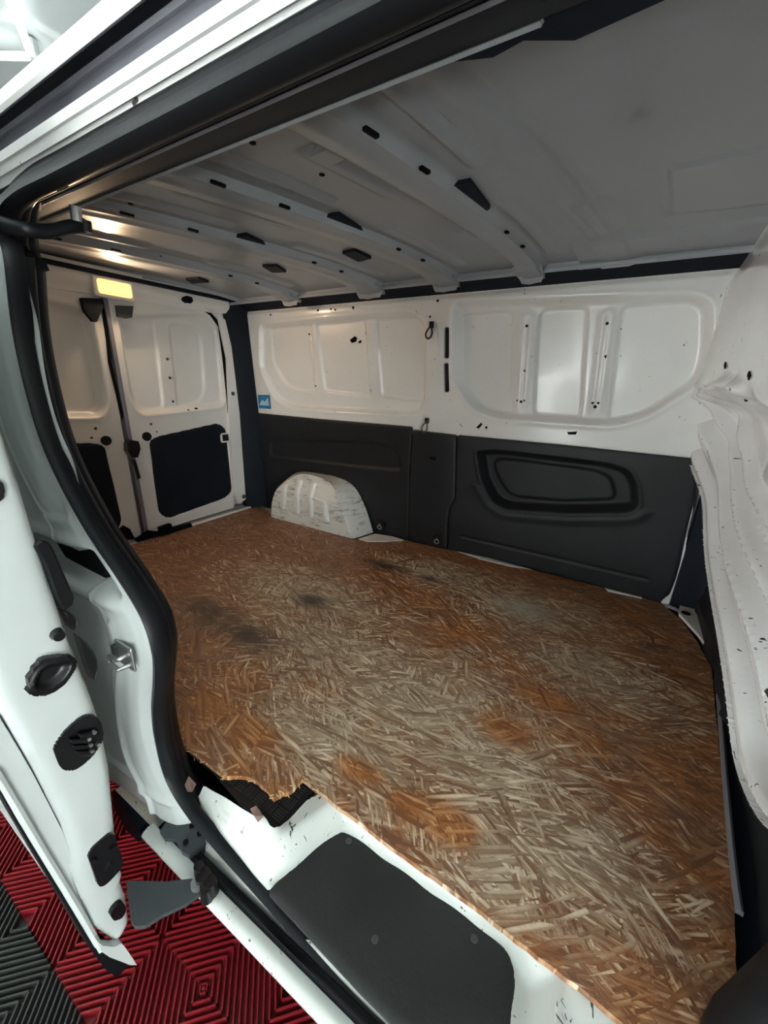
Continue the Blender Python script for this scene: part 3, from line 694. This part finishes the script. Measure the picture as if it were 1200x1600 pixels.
# ---- bulkhead
XB = .0
low = [(1.74,.66),(1.60,.585),(1.45,.50),(1.25,.41),(1.05,.36),(.86,.325),(.70,.29),(.57,.255),(.48,.26),(.40,.29),(.32,.35),(.25,.42)]
low = [tuple(p) for p in catmull([np.array(p) for p in low], 6)]
bpoly = low + [(.12,.5),(.12,1.34),(1.74,1.34)]
LOWP = low + low[::-1]
BPX = [0,.010,.030,.042,.050,.066,.085,.118,.128,.140,.175,.205,.214,.228,.262,.300,.312,.330,.40,3.]
BPH = [-.008,.018,.018,.000,-.034,-.036,.008,.016,-.006,-.030,-.022,.016,.008,-.026,-.016,.018,.008,-.006,.0,.0]
def bulk_relief(U, V):
    d, _, _ = sd(U, V, LOWP); d = np.abs(d)
    dd = d + .012*np.sin(6*U+2*V)*np.clip(d/.15, 0, 1)
    h = np.interp(dd, BPX, BPH)
    wr_ = np.exp(-((d-.22)/.10)**2)
    cr = .5+.5*np.sin(19*U+27*V+1.4*np.sin(11*V)); cr2 = .5+.5*np.sin(31*U-17*V+1.3*np.sin(13*U))
    h = h + wr_*sstep((V-.60)/.15)*(.016*(cr-.5) + .012*(cr2-.5)) + .006*np.sin(7*U+3*V)*np.clip(d/.1, 0, 1)*np.exp(-((d-.2)/.15)**2)
    up = sstep((V-.84)/.05); h = h*(1-up)
    sh = np.exp(-((V-.87-.02*np.sin(7*U))/.020)**2); h = h + sh*(.010 + .026*cr2)
    h = h - .03*sstep((V-1.18)/.12)
    return h
# H positive = towards the cargo space (-X); upper part leans into the cargo space near the far wall
def bmap(U, V, H): return (XB - H - .10*sstep((V-.80)/.10) - .05*sstep((U-1.35)/.3)*sstep((V-.45)/.2)*sstep((.95-V)/.15), U, V)
bulk = struct(panel('wall_bulkhead', bpoly, bmap, .0048, M['paint_crease'], None, bulk_relief, -.03, 60), 'crumpled white bulkhead panel behind the cab')
for px in ((1131,571),(1168,587),(1141,620)):
    q = onx(px, -.104); y_, z_ = np.array([[q[1]]]), np.array([[q[2]]]); x_ = float(bmap(y_, z_, bulk_relief(y_, z_))[0][0,0])
    bm = bmesh.new(); bx(bm, (x_, q[1], q[2]), (.006,.026,.010), Matrix.Rotation(.4,3,'X'), .001); obj('slot', bm, M['hole'], bulk)
struct(obj('wall_cab_side', box((.0,1.66,-.02), (.60,1.70,.72)), M['trim_dark']))
# dark kick panel under the bulkhead, B pillar trim
def kick_map(U, V, H): return (.085 + .05*sstep((V-.10)/.3) - .035*sstep((.75-U)/.45) - H, U, V)
tag(panel('kick_panel', [(1.62,-.008),(1.62,.60),(1.2,.52),(.9,.45),(.5,.42),(.36,.45),(.36,-.008)], kick_map, .015, M['trim'], None, lambda U, V: .012*np.exp(-((V-.09-.1*(1.4-U))/.02)**2)+.01*np.exp(-((U-1.02)/.02)**2)-.012*np.exp(-((U-1.25)/.05)**2), .01, 50), 'black lining in the gap under the white bulkhead', 'lining')
fl = catmull([np.array(onz(p, .012)) for p in ((1038,944),(1062,955),(1090,990),(1114,1030),(1120,1090),(1128,1200),(1139,1330),(1150,1420))], 5)
sweep('floor_flange', [p+np.array([.006,0,0]) for p in fl], [(-.010,-.005),(.000,-.005),(.003,.0),(.000,.005),(-.010,.006)], (0,0,1), M['channel'], floor_, False)
bm = bmesh.new(); prism(bm, [(q[0],q[1],q[2]) for q in (onw(p, .012) for p in ((1088,745),(1082,800),(1062,885),(1048,925),(1032,942),(1046,950),(1062,940),(1066,905),(1072,850)))], (0,.02,0)); obj('pillar_foot', bm, M['paint'], floor_)
bm = bmesh.new(); q = [onz(p, .006) for p in ((1062,942),(1078,938),(1085,960),(1112,1005),(1114,1028),(1090,995),(1060,962))]; prism(bm, [tuple(x) for x in q], (0,0,.012)); obj('floor_bracket', bm, M['paint'], floor_)
q = onz((1072,958), .02); bm = bmesh.new(); cyl(bm, (q[0],q[1],.008), (q[0],q[1],.021), .016, 10); obj('clip', bm, M['black'], floor_)
bt = bmesh.new()
secs = []
for z, x, y, rx, ry in ((.002,.060,.275,.105,.060),(.05,.060,.285,.100,.060),(.16,.080,.30,.092,.06),(.30,.11,.30,.09,.06),(.6,.14,.27,.09,.06),(1.0,.13,.25,.08,.05),(1.2,.12,.25,.08,.05)):
    secs.append([bt.verts.new((x+rx*math.cos(a)*abs(math.cos(a))**-.2 if abs(math.cos(a)) > .05 else x, y+ry*math.sin(a), z)) for a in np.linspace(0, 2*math.pi, 20, endpoint=False)])
for a, b in zip(secs, secs[1:]):
    for i in range(20): bt.faces.new((a[i], a[(i+1) % 20], b[(i+1) % 20], b[i]))
bt.faces.new(secs[-1]); bt.faces.new(secs[0][::-1])
tag(obj('pillar_trim', bt, M['rubber'], None, 60), 'black pillar cover at the front end of the door opening', 'pillar trim')

# ================================================================== THINGS
# ---- OSB board
T = lambda ps: zoomed(ps, 3.75, 240, 1130)
far = [(391,789),(420,799),(424,806),(486,822),(548,843),(566,842),(586,838),(640,846),(700,859),(760,868),(800,881),(870,897),(940,916),(1030,941),(1062,966),(1090,1003),(1112,1046),(1120,1130),(1130,1230),(1140,1330),(1148,1440),(1151,1520)]
near_ = [(976,1601),(930,1562),(860,1508),(790,1454),(735,1411),(700,1386),(660,1358),(600,1314),(560,1282),(530,1262)]
tear = T([(1010,425),(950,387),(905,350),(875,325),(850,345),(825,375),(800,398),(775,408),(755,405),(740,420),(722,428),(705,440),(690,425),(672,398),(655,380),(630,365),(612,340),(580,326),(545,312),(510,308),(470,306),(440,312),(412,308),(385,306),(370,300),(345,275),(320,255),(305,262),(288,258),(262,240),(225,205),(180,168),(140,122),(105,85)])
clampy = lambda ps: [(x, max(y, .166) if x < -.86 else y) for x, y in ps]
outline = [tuple(p) for p in xyz_(far, 0)] + [(.02,.30),(-.05,.262)] + xyz_(near_, 0) + xyz_(tear, 0) + [(-1.28,.20),(-1.50,.20),(-1.54,.35),(-2.20,.35),(-2.24,.20),(-2.455,.20)]
outline = clampy(outline)
# fray the cut edges a little
out2 = []
for i, p in enumerate(outline):
    q = outline[(i+1) % len(outline)]; L = math.dist(p, q); n = max(1, int(L/.018)) if L < 1.2 else max(1, int(L/.05))
    for k in range(n):
        t = k/n; j = .0012 if k else 0
        out2.append((p[0]+(q[0]-p[0])*t+random.uniform(-j,j), p[1]+(q[1]-p[1])*t+random.uniform(-j,j)))
board = tag(empty('floor_board', (-1.2,.9,-.013)), 'worn orange and grey strand board covering the whole cargo floor', 'floor board')
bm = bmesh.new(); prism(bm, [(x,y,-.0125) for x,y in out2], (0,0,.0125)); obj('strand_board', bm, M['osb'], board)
# loose pale strands standing along the torn edge
bm = bmesh.new()
tw = clampy(xyz_(tear, 0))
for i in range(len(tw)-1):
    a, b = np.array(tw[i]), np.array(tw[i+1]); L = np.linalg.norm(b-a)
    for k in range(int(L/.005)):
        t = random.random(); c = a+(b-a)*t + RNG.normal(0, .005, 2); ang = random.uniform(-.9,.9)
        bx(bm, (c[0],c[1],.0004+random.uniform(-.006,.0008)), (random.uniform(.005,.012), random.uniform(.001,.0022), .0008), Matrix.Rotation(ang,3,'Z') @ Matrix.Rotation(random.uniform(-.12,.12),3,'Y'))
tag(obj('loose_strands', bm, M['chip'], board), 'pale loose strands along the torn board edge', None, None, 'stuff')

# ---- rubber mat under the board
mo = xyz_(T([(960,380),(900,436),(830,512),(742,598),(690,612),(640,560),(600,535),(540,512),(288,338),(215,315),(150,240),(60,60)]), -.013) + [(-1.30,.30),(-1.2,.42),(-.60,.42),(-.62,.28)]
mo = clampy(mo)
rm = tag(empty('rubber_mat', (-.9,.25,-.022)), 'black ribbed rubber mat showing where the floor board is torn', 'mat')
bm = bmesh.new(); prism(bm, [(x,y,-.0205) for x,y in mo], (0,0,.006)); obj('sheet', bm, M['rubber'], rm)
bm = bmesh.new(); cs = .030
for i in range(-46, -20):
    for j in range(4, 14):
        cx, cy = i*cs, j*cs
        U_ = np.array([[cx]]); V_ = np.array([[cy]])
        if sd(U_, V_, mo)[0][0,0] > -.012: continue
        for k in range(5):
            o_ = (k-2)*cs*.19
            if (i+j) % 2: bx(bm, (cx+o_,cy,-.0140), (.0026,cs*.82,.002), None)
            else: bx(bm, (cx,cy+o_,-.0140), (cs*.82,.0026,.002), None)
R45 = Matrix.Rotation(0,3,'Z')
tag(obj('tread_bars', bm, M['mat'], rm), None, None, None, 'stuff')

# ---- step tread
tz = -.055
stp = rp(xyz_([(418,1392),(505,1297),(528,1290),(560,1300),(770,1458),(798,1490),(806,1525),(800,1620),(640,1625),(560,1545)], tz), [.004,.02,.02,.02,.03,.03,.03,.01,.01,.01])
step = tag(empty('step_tread', (-.5,.17,tz-.008)), 'black grained rubber step tread in the white sill well', 'step mat')
panel('tread_pad', stp, MZf(tz), .008, M['mat'], step, lambda U, V: -.004*np.exp(np.minimum(0, sd(U, V, stp)[0])/.006), .008)
for px in ((545,1314),(586,1468),(741,1467)):
    q = onz(px, tz); bm = bmesh.new(); cyl(bm, (q[0],q[1],tz-.002), (q[0],q[1],tz+.002), .007, 12, .006); obj('screw', bm, M['channel'] if False else M['greysteel'], step)

# ---- wheel arch
def arch():
    root = tag(empty('wheel_arch', (-1.88,1.6,-.012)), 'dirty scratched white wheel arch box with three pressed flutes', 'wheel arch')
    Yi = 1.505
    ps = [(424,806),(425,786),(432,765),(446,750),(466,742),(490,746),(511,757),(523,776),(536,806),(550,843)]
    top = [(-2.215,-.012),(-2.21,.06),(-2.17,.17),(-2.10,.245),(-2.02,.272),(-1.90,.27),(-1.76,.245),(-1.66,.19),(-1.59,.10),(-1.552,-.012)]
    front = [(q[0], q[2]) for q in (ony(p, Yi) for p in ps)]
    front = [(front[0][0], .001)] + front[1:-1] + [(front[-1][0], .001)]
    c = [tuple(p) for p in catmull([np.array(p) for p in front], 6)]
    # inner face with flutes
    fl = [((444,756),(443,792)), ((464,750),(465,799)), ((485,755),(487,805)), ((507,786),(511,812))]
    fs = []
    for a, b in fl:
        A = ony(a, Yi); B = ony(b, Yi); fs.append(((A[0],A[2]),(B[0],B[2])))
    def rel(U, V):
        h = np.zeros(U.shape)
        return h
    panel('inner_face', c, lambda U, V, H: (U, Yi + .02*np.maximum(0, V)*0 - H + .03*sstep((V-.20)/.08), V), .007, M['paint_arch'], root, rel, .0, 50)
    for k, (a, b) in enumerate(fs):
        a, b = np.array(a), np.array(b); e = (b-a)/np.linalg.norm(b-a); n = np.array([-e[1], e[0]]); r = .020
        pts = [tuple(a + n*r), tuple(a - n*r)] + [tuple(b + r*(math.cos(t)*-n + math.sin(t)*e)) for t in np.linspace(0, math.pi, 9)]
        panel('flute', pts, lambda U, V, H: (U, Yi - .001 - H + .03*sstep((V-.20)/.08), V), .005, M['flute'], root, lambda U, V: .016*sstep(-sd(U, V, pts)[0]/.008), .006, 60)
    a = np.array(fs[2][0])*.55 + np.array(fs[2][1])*.45; b = np.array(fs[3][0])
    pts = [(a[0], a[1]-.012), (a[0]+.03, a[1]+.022), (b[0]+.012, b[1]+.018), (b[0]+.016, b[1]-.01), (b[0]-.012, b[1]-.012), (a[0]+.03, a[1]-.008)]
    panel('flute', pts, lambda U, V, H: (U, Yi - .001 - H + .03*sstep((V-.20)/.08), V), .005, M['flute'], root, lambda U, V: .014*sstep(-sd(U, V, pts)[0]/.008), .006, 60)
    # rolled shoulder and top sheet lofted back to the side wall
    bps = [(436,804),(436,783),(440,763),(452,746),(470,737),(500,740),(528,746),(553,760),(571,793),(583,838)]
    back = [(q[0], q[2]) for q in (ony(p, 1.66) for p in bps)]; back = [(back[0][0], .001)] + back[1:-1] + [(back[-1][0], .001)]
    B = np.array([tuple(p) for p in catmull([np.array(p) for p in back], 6)]); A = np.array(c); rows = []
    for t in (0, .05, .15, .4, .7, 1.):
        g = t**.75; r = []
        for p, q in zip(A, B):
            y0 = Yi + .03*float(sstep(np.array((p[1]-.20)/.08)))
            r.append((p[0]+(q[0]-p[0])*g, y0+(1.66-y0)*t, p[1]+(q[1]-p[1])*g))
        rows.append(r)
    bm = bmesh.new(); V = [[bm.verts.new(p) for p in r] for r in rows]
    for a, b in zip(V, V[1:]):
        for i in range(len(a)-1): bm.faces.new((a[i], a[i+1], b[i+1], b[i]))
    obj('outer_shell', bm, M['paint_arch'], root, 60)
    q = [onz(p, .004) for p in ((560,842),(586,834),(612,838),(632,844),(600,846),(575,846))]
    bm = bmesh.new(); prism(bm, [(x[0],x[1],.001) for x in q], (0,0,.004)); obj('base_flange', bm, M['paint'], root)
    return root
arch()

# ---- charcoal side trims
def trim(name, px, off, label, rel=None, m='trim', res=.007, corner=.01):
    poly = rp(xzw(px, off), corner)
    r = (lambda U, V: rel(U, V) - .004*np.exp(np.minimum(0, sd(U, V, poly)[0])/.006)) if rel else (lambda U, V: -.004*np.exp(np.minimum(0, sd(U, V, poly)[0])/.006))
    return tag(panel(name, poly, MW(off), res, M[m], None, r, .014, 60), label, 'trim panel')
ro = rp(xzw([(742,704),(772,701),(950,721),(985,733),(998,760),(1000,792),(985,802),(880,803),(790,797),(768,785),(750,750)], .02), .03)
ri = rp(xzw([(764,722),(782,717),(930,736),(955,748),(963,775),(958,786),(880,789),(800,781),(784,770),(770,745)], .02), .03)
groove_a = xzw([(722,838),(1010,905)], .02)
def frel(U, V):
    h = -inset(U, V, ro, .064, .034) + inset(U, V, ri, .012, .012) + ridge(U, V, ro, .004, .010)
    d, _, _ = sd(U, V, ro); h = h + .006*np.exp(-((d-.03)/.02)**2)*(V < .4)
    return h - seg(U, V, groove_a[0], groove_a[1], .005, .006)
trim('side_trim', [(714,680),(900,698),(1092,718),(1091,733),(1095,742),(1088,752),(1083,790),(1068,850),(1056,905),(1046,930),(1030,941),(940,918),(820,887),(760,871),(699,859),(701,810),(703,793),(711,782),(712,740)], .022, 'charcoal side trim with a long recessed pocket by the bulkhead', frel, 'trim', .006)
def mrel(U, V): return 0*U
trim('side_trim', [(645,672),(712,680),(711,740),(710,781),(702,792),(699,812),(697,858),(640,846),(638,830),(640,740)], .026, 'narrow charcoal pillar trim between the two long side trims', mrel)
arc = xzw([(585,686),(606,688),(620,700),(628,720),(628,736)], .02)
def rrel(U, V):
    h = np.zeros(U.shape)
    q = rp(xzw([(420,684),(600,690),(622,704),(630,738),(560,732),(420,715)], .02), .05); h = h - inset(U, V, q, .012, .02)
    a, b = xzw([(405,718),(540,732)], .02); return h - seg(U, V, a, b, .004, .005)
trim('side_trim', [(396,645),(500,655),(643,667),(639,740),(637,845),(588,838),(425,806),(396,790)], .018, 'charcoal side trim behind the white wheel arch box', rrel)
q = onw((676,716), .028); bm = bmesh.new(); bx(bm, (q[0],q[1]-.0,q[2]), (.034,.006,.018), None, .003)
tag(obj('clip_cover', bm, M['hole']), 'small dark clip slot in the narrow pillar trim', 'clip')

for p_ in ([(715,862),(760,868),(815,884),(832,890),(800,886),(750,874)],[(945,919),(1000,932),(1004,936),(950,924)]):
    bm = bmesh.new(); prism(bm, [tuple(onz(p, .0)) for p in p_], (0,0,.004)); obj('floor_edge', bm, M['paint'], floor_)
# ---- tie-down rings
def ring(px, off, label, m, s=1.):
    c = onw(px, off); r = tag(empty('tie_down_ring', tuple(c)), label, 'ring', 'cargo tie-down rings')
    bm = bmesh.new(); bx(bm, (c[0]+.006*s,c[1]-.008,c[2]+.030*s), (.022*s,.018,.030*s), None, .004); obj('eyelet', bm, M['black'], r)
    pts = [(c[0]+dx*s, c[1]-.014-.01*k, c[2]+dz*s) for dx, dz, k in ((.006,.026,0),(-.012,.004,.3),(-.016,-.016,.6),(-.004,-.030,1),(.010,-.026,1),(.016,-.008,.6),(.012,.012,.3))]
    tube('loop', catmull([np.array(p) for p in pts], 4, True), .004*s, M[m], r, 8, (0,1,0), True)
ring((673,519), .0, 'black wire tie-down ring high on the white pillar', 'black', 1.0)
ring((666,666), .028, 'grey wire tie-down ring where white pillar meets the trim', 'greysteel', .95)
def floor_ring(px, label):
    c = onw(px, .03); r = tag(empty('lashing_point', tuple(c)), label, 'lashing point', 'floor lashing points')
    bm = bmesh.new(); bx(bm, (c[0],c[1]-.002,c[2]), (.050,.016,.052), None, .006); obj('cup', bm, M['black'], r)
    pts = catmull([np.array((c[0]+a, c[1]-.016, c[2]+b)) for a, b in ((-.010,.0),(-.012,-.012),(0,-.018),(.012,-.012),(.010,.0),(0,.004))], 4, True)
    tube('ring', pts, .0030, M['steel'], r, 8, (0,1,0), True)
    bm = bmesh.new(); cyl(bm, (c[0],c[1]-.010,c[2]+.008), (c[0],c[1]-.016,c[2]+.008), .005, 10); obj('bolt', bm, M['steel'], r)
floor_ring((684,843), 'steel lashing ring in a black cup beside the trim seam')
floor_ring((595,821), 'steel lashing ring in a black cup beside the wheel arch')

# ---- blue sticker
q = xzw([(403,617),(422,617),(424,639),(405,638)], -.0); bm = bmesh.new()
prism(bm, [wmap(a, b, .0015) for a, b in q], (0,-.0006,0)); stk = tag(obj('sticker', bm, M['blue']), 'small square blue sticker low on the white wall', 'sticker')
q = xzw([(406,633),(410,624),(414,628),(419,621),(421,634)], 0); bm = bmesh.new(); prism(bm, [wmap(a, b, .0025) for a, b in q], (0,-.0005,0)); obj('printed_shape', bm, M['pale'], stk)

# ---- dome lamp
c = onx((180,451), -2.43); lamp = tag(empty('dome_lamp', tuple(c)), 'lit amber dome lamp on the rear header', 'lamp')
bm = bmesh.new(); bx(bm, (-2.442,c[1],c[2]), (.022,.178,.088), None, .012); obj('housing', bm, M['paint_rear'], lamp)
bm = bmesh.new(); bx(bm, (-2.432,c[1],c[2]), (.022,.145,.060), None, .010); obj('lens', bm, M['dome'], lamp)
ld = bpy.data.lights.new('dome_bulb', 'AREA'); ld.shape = 'RECTANGLE'; ld.size = .085; ld.size_y = .026; ld.energy = 3.0; ld.color = (1,.70,.43)
lo = bpy.data.objects.new('dome_bulb', ld); COL.objects.link(lo); lo.parent = lamp; lo.location = (.022,0,0); lo.rotation_euler = (0, math.radians(-62), 0)

# ---- hook and rail end at the front of the roof
c = onw((1112,356), .03); c = np.array([-.115,1.53,1.318]); hk = tag(empty('coat_hook', tuple(c)), 'black plastic hook on the roof edge by the bulkhead', 'hook')
bm = bmesh.new(); bx(bm, (c[0],c[1]-.005,c[2]), (.03,.02,.05), None, .004); obj('base', bm, M['black'], hk)
bm = bmesh.new(); bx(bm, (c[0]+.03,c[1]-.012,c[2]+.004), (.06,.02,.024), None, .006); bx(bm, (c[0]+.052,c[1]-.012,c[2]+.012), (.016,.02,.046), None, .004); obj('prong', bm, M['black'], hk)

# ---- sliding door (slid back along the van side)
XD = -1.0
sd_ = tag(empty('sliding_door', (XD,-.09,-.40)), 'white sliding van door slid open along the body, seen from its front edge', 'van door')
inner = [(10,690),(40,780),(62,850),(85,920),(112,1000),(140,1075),(158,1130),(172,1200),(178,1260),(184,1310),(190,1360),(196,1372),(193,1386),(201,1405),(206,1445),(198,1462),(186,1478)]
crease = [(150,1455),(128,1405),(113,1370),(112,1335),(100,1295),(80,1255),(55,1205),(35,1170),(0,1110)]
oi = yzx(inner, XD); oc = yzx(crease, XD)
face = oi + oc + [(-.128,.60),(-.10,.95),(-.075,1.17),(-.055,1.17),(-.055,.95)]
def dface(U, V): return -.012*np.exp(np.minimum(0, sd(U, V, face)[0])/.007) + .004*np.sin(V*9)
panel('front_edge', face, MXf(XD), .006, M['paint_door'], sd_, dface, .06, 60)
hem_px = [(152,1462),(128,1412),(112,1374),(110,1340),(98,1300),(78,1260),(52,1210),(32,1175),(-6,1112)]
hem_out = [(-6,1222),(30,1285),(62,1338),(100,1400),(130,1450),(155,1492)]
panel('outer_flange', yzx(hem_px, XD-.012) + yzx(hem_out, XD-.012) , MXf(XD-.012), .006, M['paint_door'], sd_, None, .02, 60)
# folded hem, slightly proud
hp = [np.array((XD-.008, y, z)) for y, z in yzx([(-8,1205),(30,1268),(62,1322),(100,1384),(130,1434),(158,1484)], XD-.008)]
sweep('hem', catmull(hp, 4), [(-.006,-.004),(.003,-.005),(.006,0),(.003,.005),(-.006,.004)], (1,0,0), M['paint_door'], sd_)
bm = bmesh.new(); prism(bm, [(XD-.03, y, z) for y, z in yzx([(-8,1222),(30,1288),(70,1352),(110,1416),(140,1468),(160,1498),(185,1524),(176,1508),(150,1455),(100,1380),(50,1290),(-8,1180)], XD-.03)], (-.9,0,0)); prism(bm, [(XD-.03,y,z) for y, z in ((-.152,.28),(-.140,.60),(-.115,.95),(-.085,1.17),(-.062,1.17),(-.070,.95),(-.080,.60),(-.11,.10),(-.13,.10))], (-.9,0,0)); obj('outer_skin', bm, M['paint_door'], sd_)
bm = bmesh.new(); prism(bm, [(XD-.02, y, z) for y, z in yzx([(-12,1218),(30,1294),(70,1362),(110,1428),(140,1482),(165,1515),(183,1527),(200,1510),(180,1490),(150,1478),(100,1395),(50,1305),(-12,1190)], XD-.02)], (-.06,0,0)); obj('skin_edge_shadow', bm, M['hole'], sd_)  # dark strip stands in for the shadow along the door hem
# curled tip
bm = bmesh.new(); prism(bm, [(XD+.002, y, z) for y, z in yzx([(150,1468),(160,1478),(178,1480),(190,1474),(197,1482),(207,1497),(214,1508),(203,1508),(188,1502),(172,1496),(160,1488)], XD+.002)], (-.02,0,0)); obj('curled_tip', bm, M['paint_door'], sd_)
# black fittings
def dfit(name, px, dx, t, m, rad=.006, res=None, rel=None, parent=None):
    poly = rp(yzx(px, XD), rad); return panel(name, poly, MXf(XD+dx), res or .004, M[m], parent or sd_, rel, t, 60)
Z6 = lambda ps: zoomed(ps, 3.53, 0, 800)
pk = Z6([(130,975),(150,960),(140,905),(165,880),(170,855),(200,830),(205,812),(245,795),(330,785),(395,790),(412,810),(408,845),(385,890),(345,940),(290,980),(235,1003),(180,1005),(150,995)])
pkp = rp(yzx(pk, XD), .002)
pk_in = rp(yzx(Z6([(165,955),(180,890),(230,835),(320,805),(385,812),(375,860),(320,930),(240,970),(190,975)]), XD), .01)
panel('handle_pocket', pkp, MXf(XD+.009), .003, M['black'], sd_, lambda U, V: -inset(U, V, pk_in, .008, .012)+.003*np.exp(-((sd(U, V, pk_in)[0])/.003)**2), .02, 60)
lt = dfit('latch_plate', Z6([(285,1300),(300,1265),(350,1200),(430,1130),(480,1110),(525,1120),(548,1150),(565,1225),(550,1280),(480,1365),(400,1420),(350,1420),(320,1395)]), .006, .012, 'black', .012)
for ps in ([(420,1215),(520,1195),(525,1222),(430,1240)], [(370,1245),(490,1235),(495,1262),(385,1268)], [(385,1275),(500,1270),(505,1292),(400,1300)], [(400,1305),(505,1305),(508,1330),(425,1335)]):
    bm = bmesh.new(); prism(bm, [(XD+.006, y, z) for y, z in yzx(Z6(ps), XD+.006)], (.010,0,0)); bmesh.ops.bevel(bm, geom=bm.edges[:], offset=.0015, segments=1, affect='EDGES'); obj('latch_tooth', bm, M['black'], lt)
for pz in ((520,1215),(490,1252),(500,1285),(507,1318),(540,1282)):
    y, z = yzx(Z6([pz]), XD+.016)[0]; bm = bmesh.new(); cyl(bm, (XD+.012,y,z), (XD+.019,y,z), .003, 8); obj('latch_pin', bm, M['steel'], lt)
y, z = yzx([(90,992)], XD)[0]; bm = bmesh.new(); cyl(bm, (XD-.01,y,z), (XD+.008,y,z), .010, 14, .008); obj('rubber_plug', bm, M['black'], sd_)
ZD = lambda ps: zoomed(ps, 4.21, 0, 1220)
lk2 = dfit('lower_cover', ZD([(568,485),(590,440),(650,385),(715,335),(745,342),(760,400),(800,510),(795,560),(740,620),(690,670),(655,688),(635,675),(610,600)]), .006, .012, 'black', .010)
for ps in ([(590,520),(610,505),(628,515),(615,535)], [(715,440),(745,415),(758,430),(730,455)], [(680,590),(720,535),(735,545),(700,600)]):
    bm = bmesh.new(); prism(bm, [(XD+.006, yy, zz) for yy, zz in yzx(ZD(ps), XD+.006)], (.006,0,0)); obj('cover_stud', bm, M['black'], lk2)
dfit('oval_plug', ZD([(715,870),(735,830),(780,790),(805,790),(822,825),(815,860),(790,895),(755,912),(735,905)]), .006, .012, 'black', .01)
dfit('side_bumper', [(-8,745),(2,752),(6,768),(3,780),(-8,784)], .006, .012, 'black', .006)
# black fittings on the inner side of the door edge
def blk(name, px, x, t, m='black'):
    bm = bmesh.new(); prism(bm, [(x, y, z) for y, z in yzx(px, x)], (-t,0,0))
    bmesh.ops.bevel(bm, geom=bm.edges[:], offset=.003, segments=1, affect='EDGES'); return obj(name, bm, M[m], sd_)
blk('roller_housing', Z6([(185,185),(230,155),(270,165),(300,210),(360,350),(395,430),(420,480),(415,510),(355,552),(310,470),(250,300)]), XD-.004, .05, 'black')
blk('roller_foot', Z6([(355,552),(395,560),(430,600),(432,635),(405,660)]), XD-.01, .03, 'black')
blk('guide_block', Z6([(440,690),(490,730),(520,770),(540,820),(545,870),(525,940),(500,880),(470,780)]), XD-.01, .03, 'black')
# upper arm with its silver pin
pa = [ony((-30,345), .06), ony((0,349), .08), ony((40,358), .10), ony((75,362), .13), ony((105,355), .16), ony((132,352), .19)]
sweep('upper_arm', catmull(pa, 5), circ(.011, 8, (0,0), .8), (0,0,1), M['rubber'], sd_)
a = ony((120,346), .175); b = ony((117,322), .175); bm = bmesh.new(); cyl(bm, a, b, .0085, 12); obj('roller_pin', bm, M['steel'], sd_)
bm = bmesh.new(); cyl(bm, ony((132,344), .19), ony((134,362), .19), .010, 12); obj('arm_end', bm, M['rubber'], sd_)
# lower arm: flat grey bracket to the track
za = -.104
la = [ (197,1376),(262,1377),(305,1372),(322,1378),(318,1392),(290,1412),(252,1430),(226,1446),(210,1447),(204,1436)]
bm = bmesh.new(); prism(bm, [tuple(onz(p, za-.0)) for p in la], (0,0,-.010)); arm = obj('lower_arm', bm, M['greysteel'], sd_)
q = onz((308,1380), za+.008); bm = bmesh.new(); cyl(bm, (q[0],q[1],za-.004), (q[0],q[1],za+.012), .012, 14); obj('pivot_bolt', bm, M['steel'], arm)
for px, r, h in (((318,1372),.018,.022),((328,1382),.016,.02),((312,1362),.012,.03),((322,1392),.013,.018)):
    q = onz(px, za+.01); bm = bmesh.new(); cyl(bm, (q[0],q[1],za-.012), (q[0],q[1],za+h), r, 12, r*.8); obj('roller', bm, M['black'], arm)
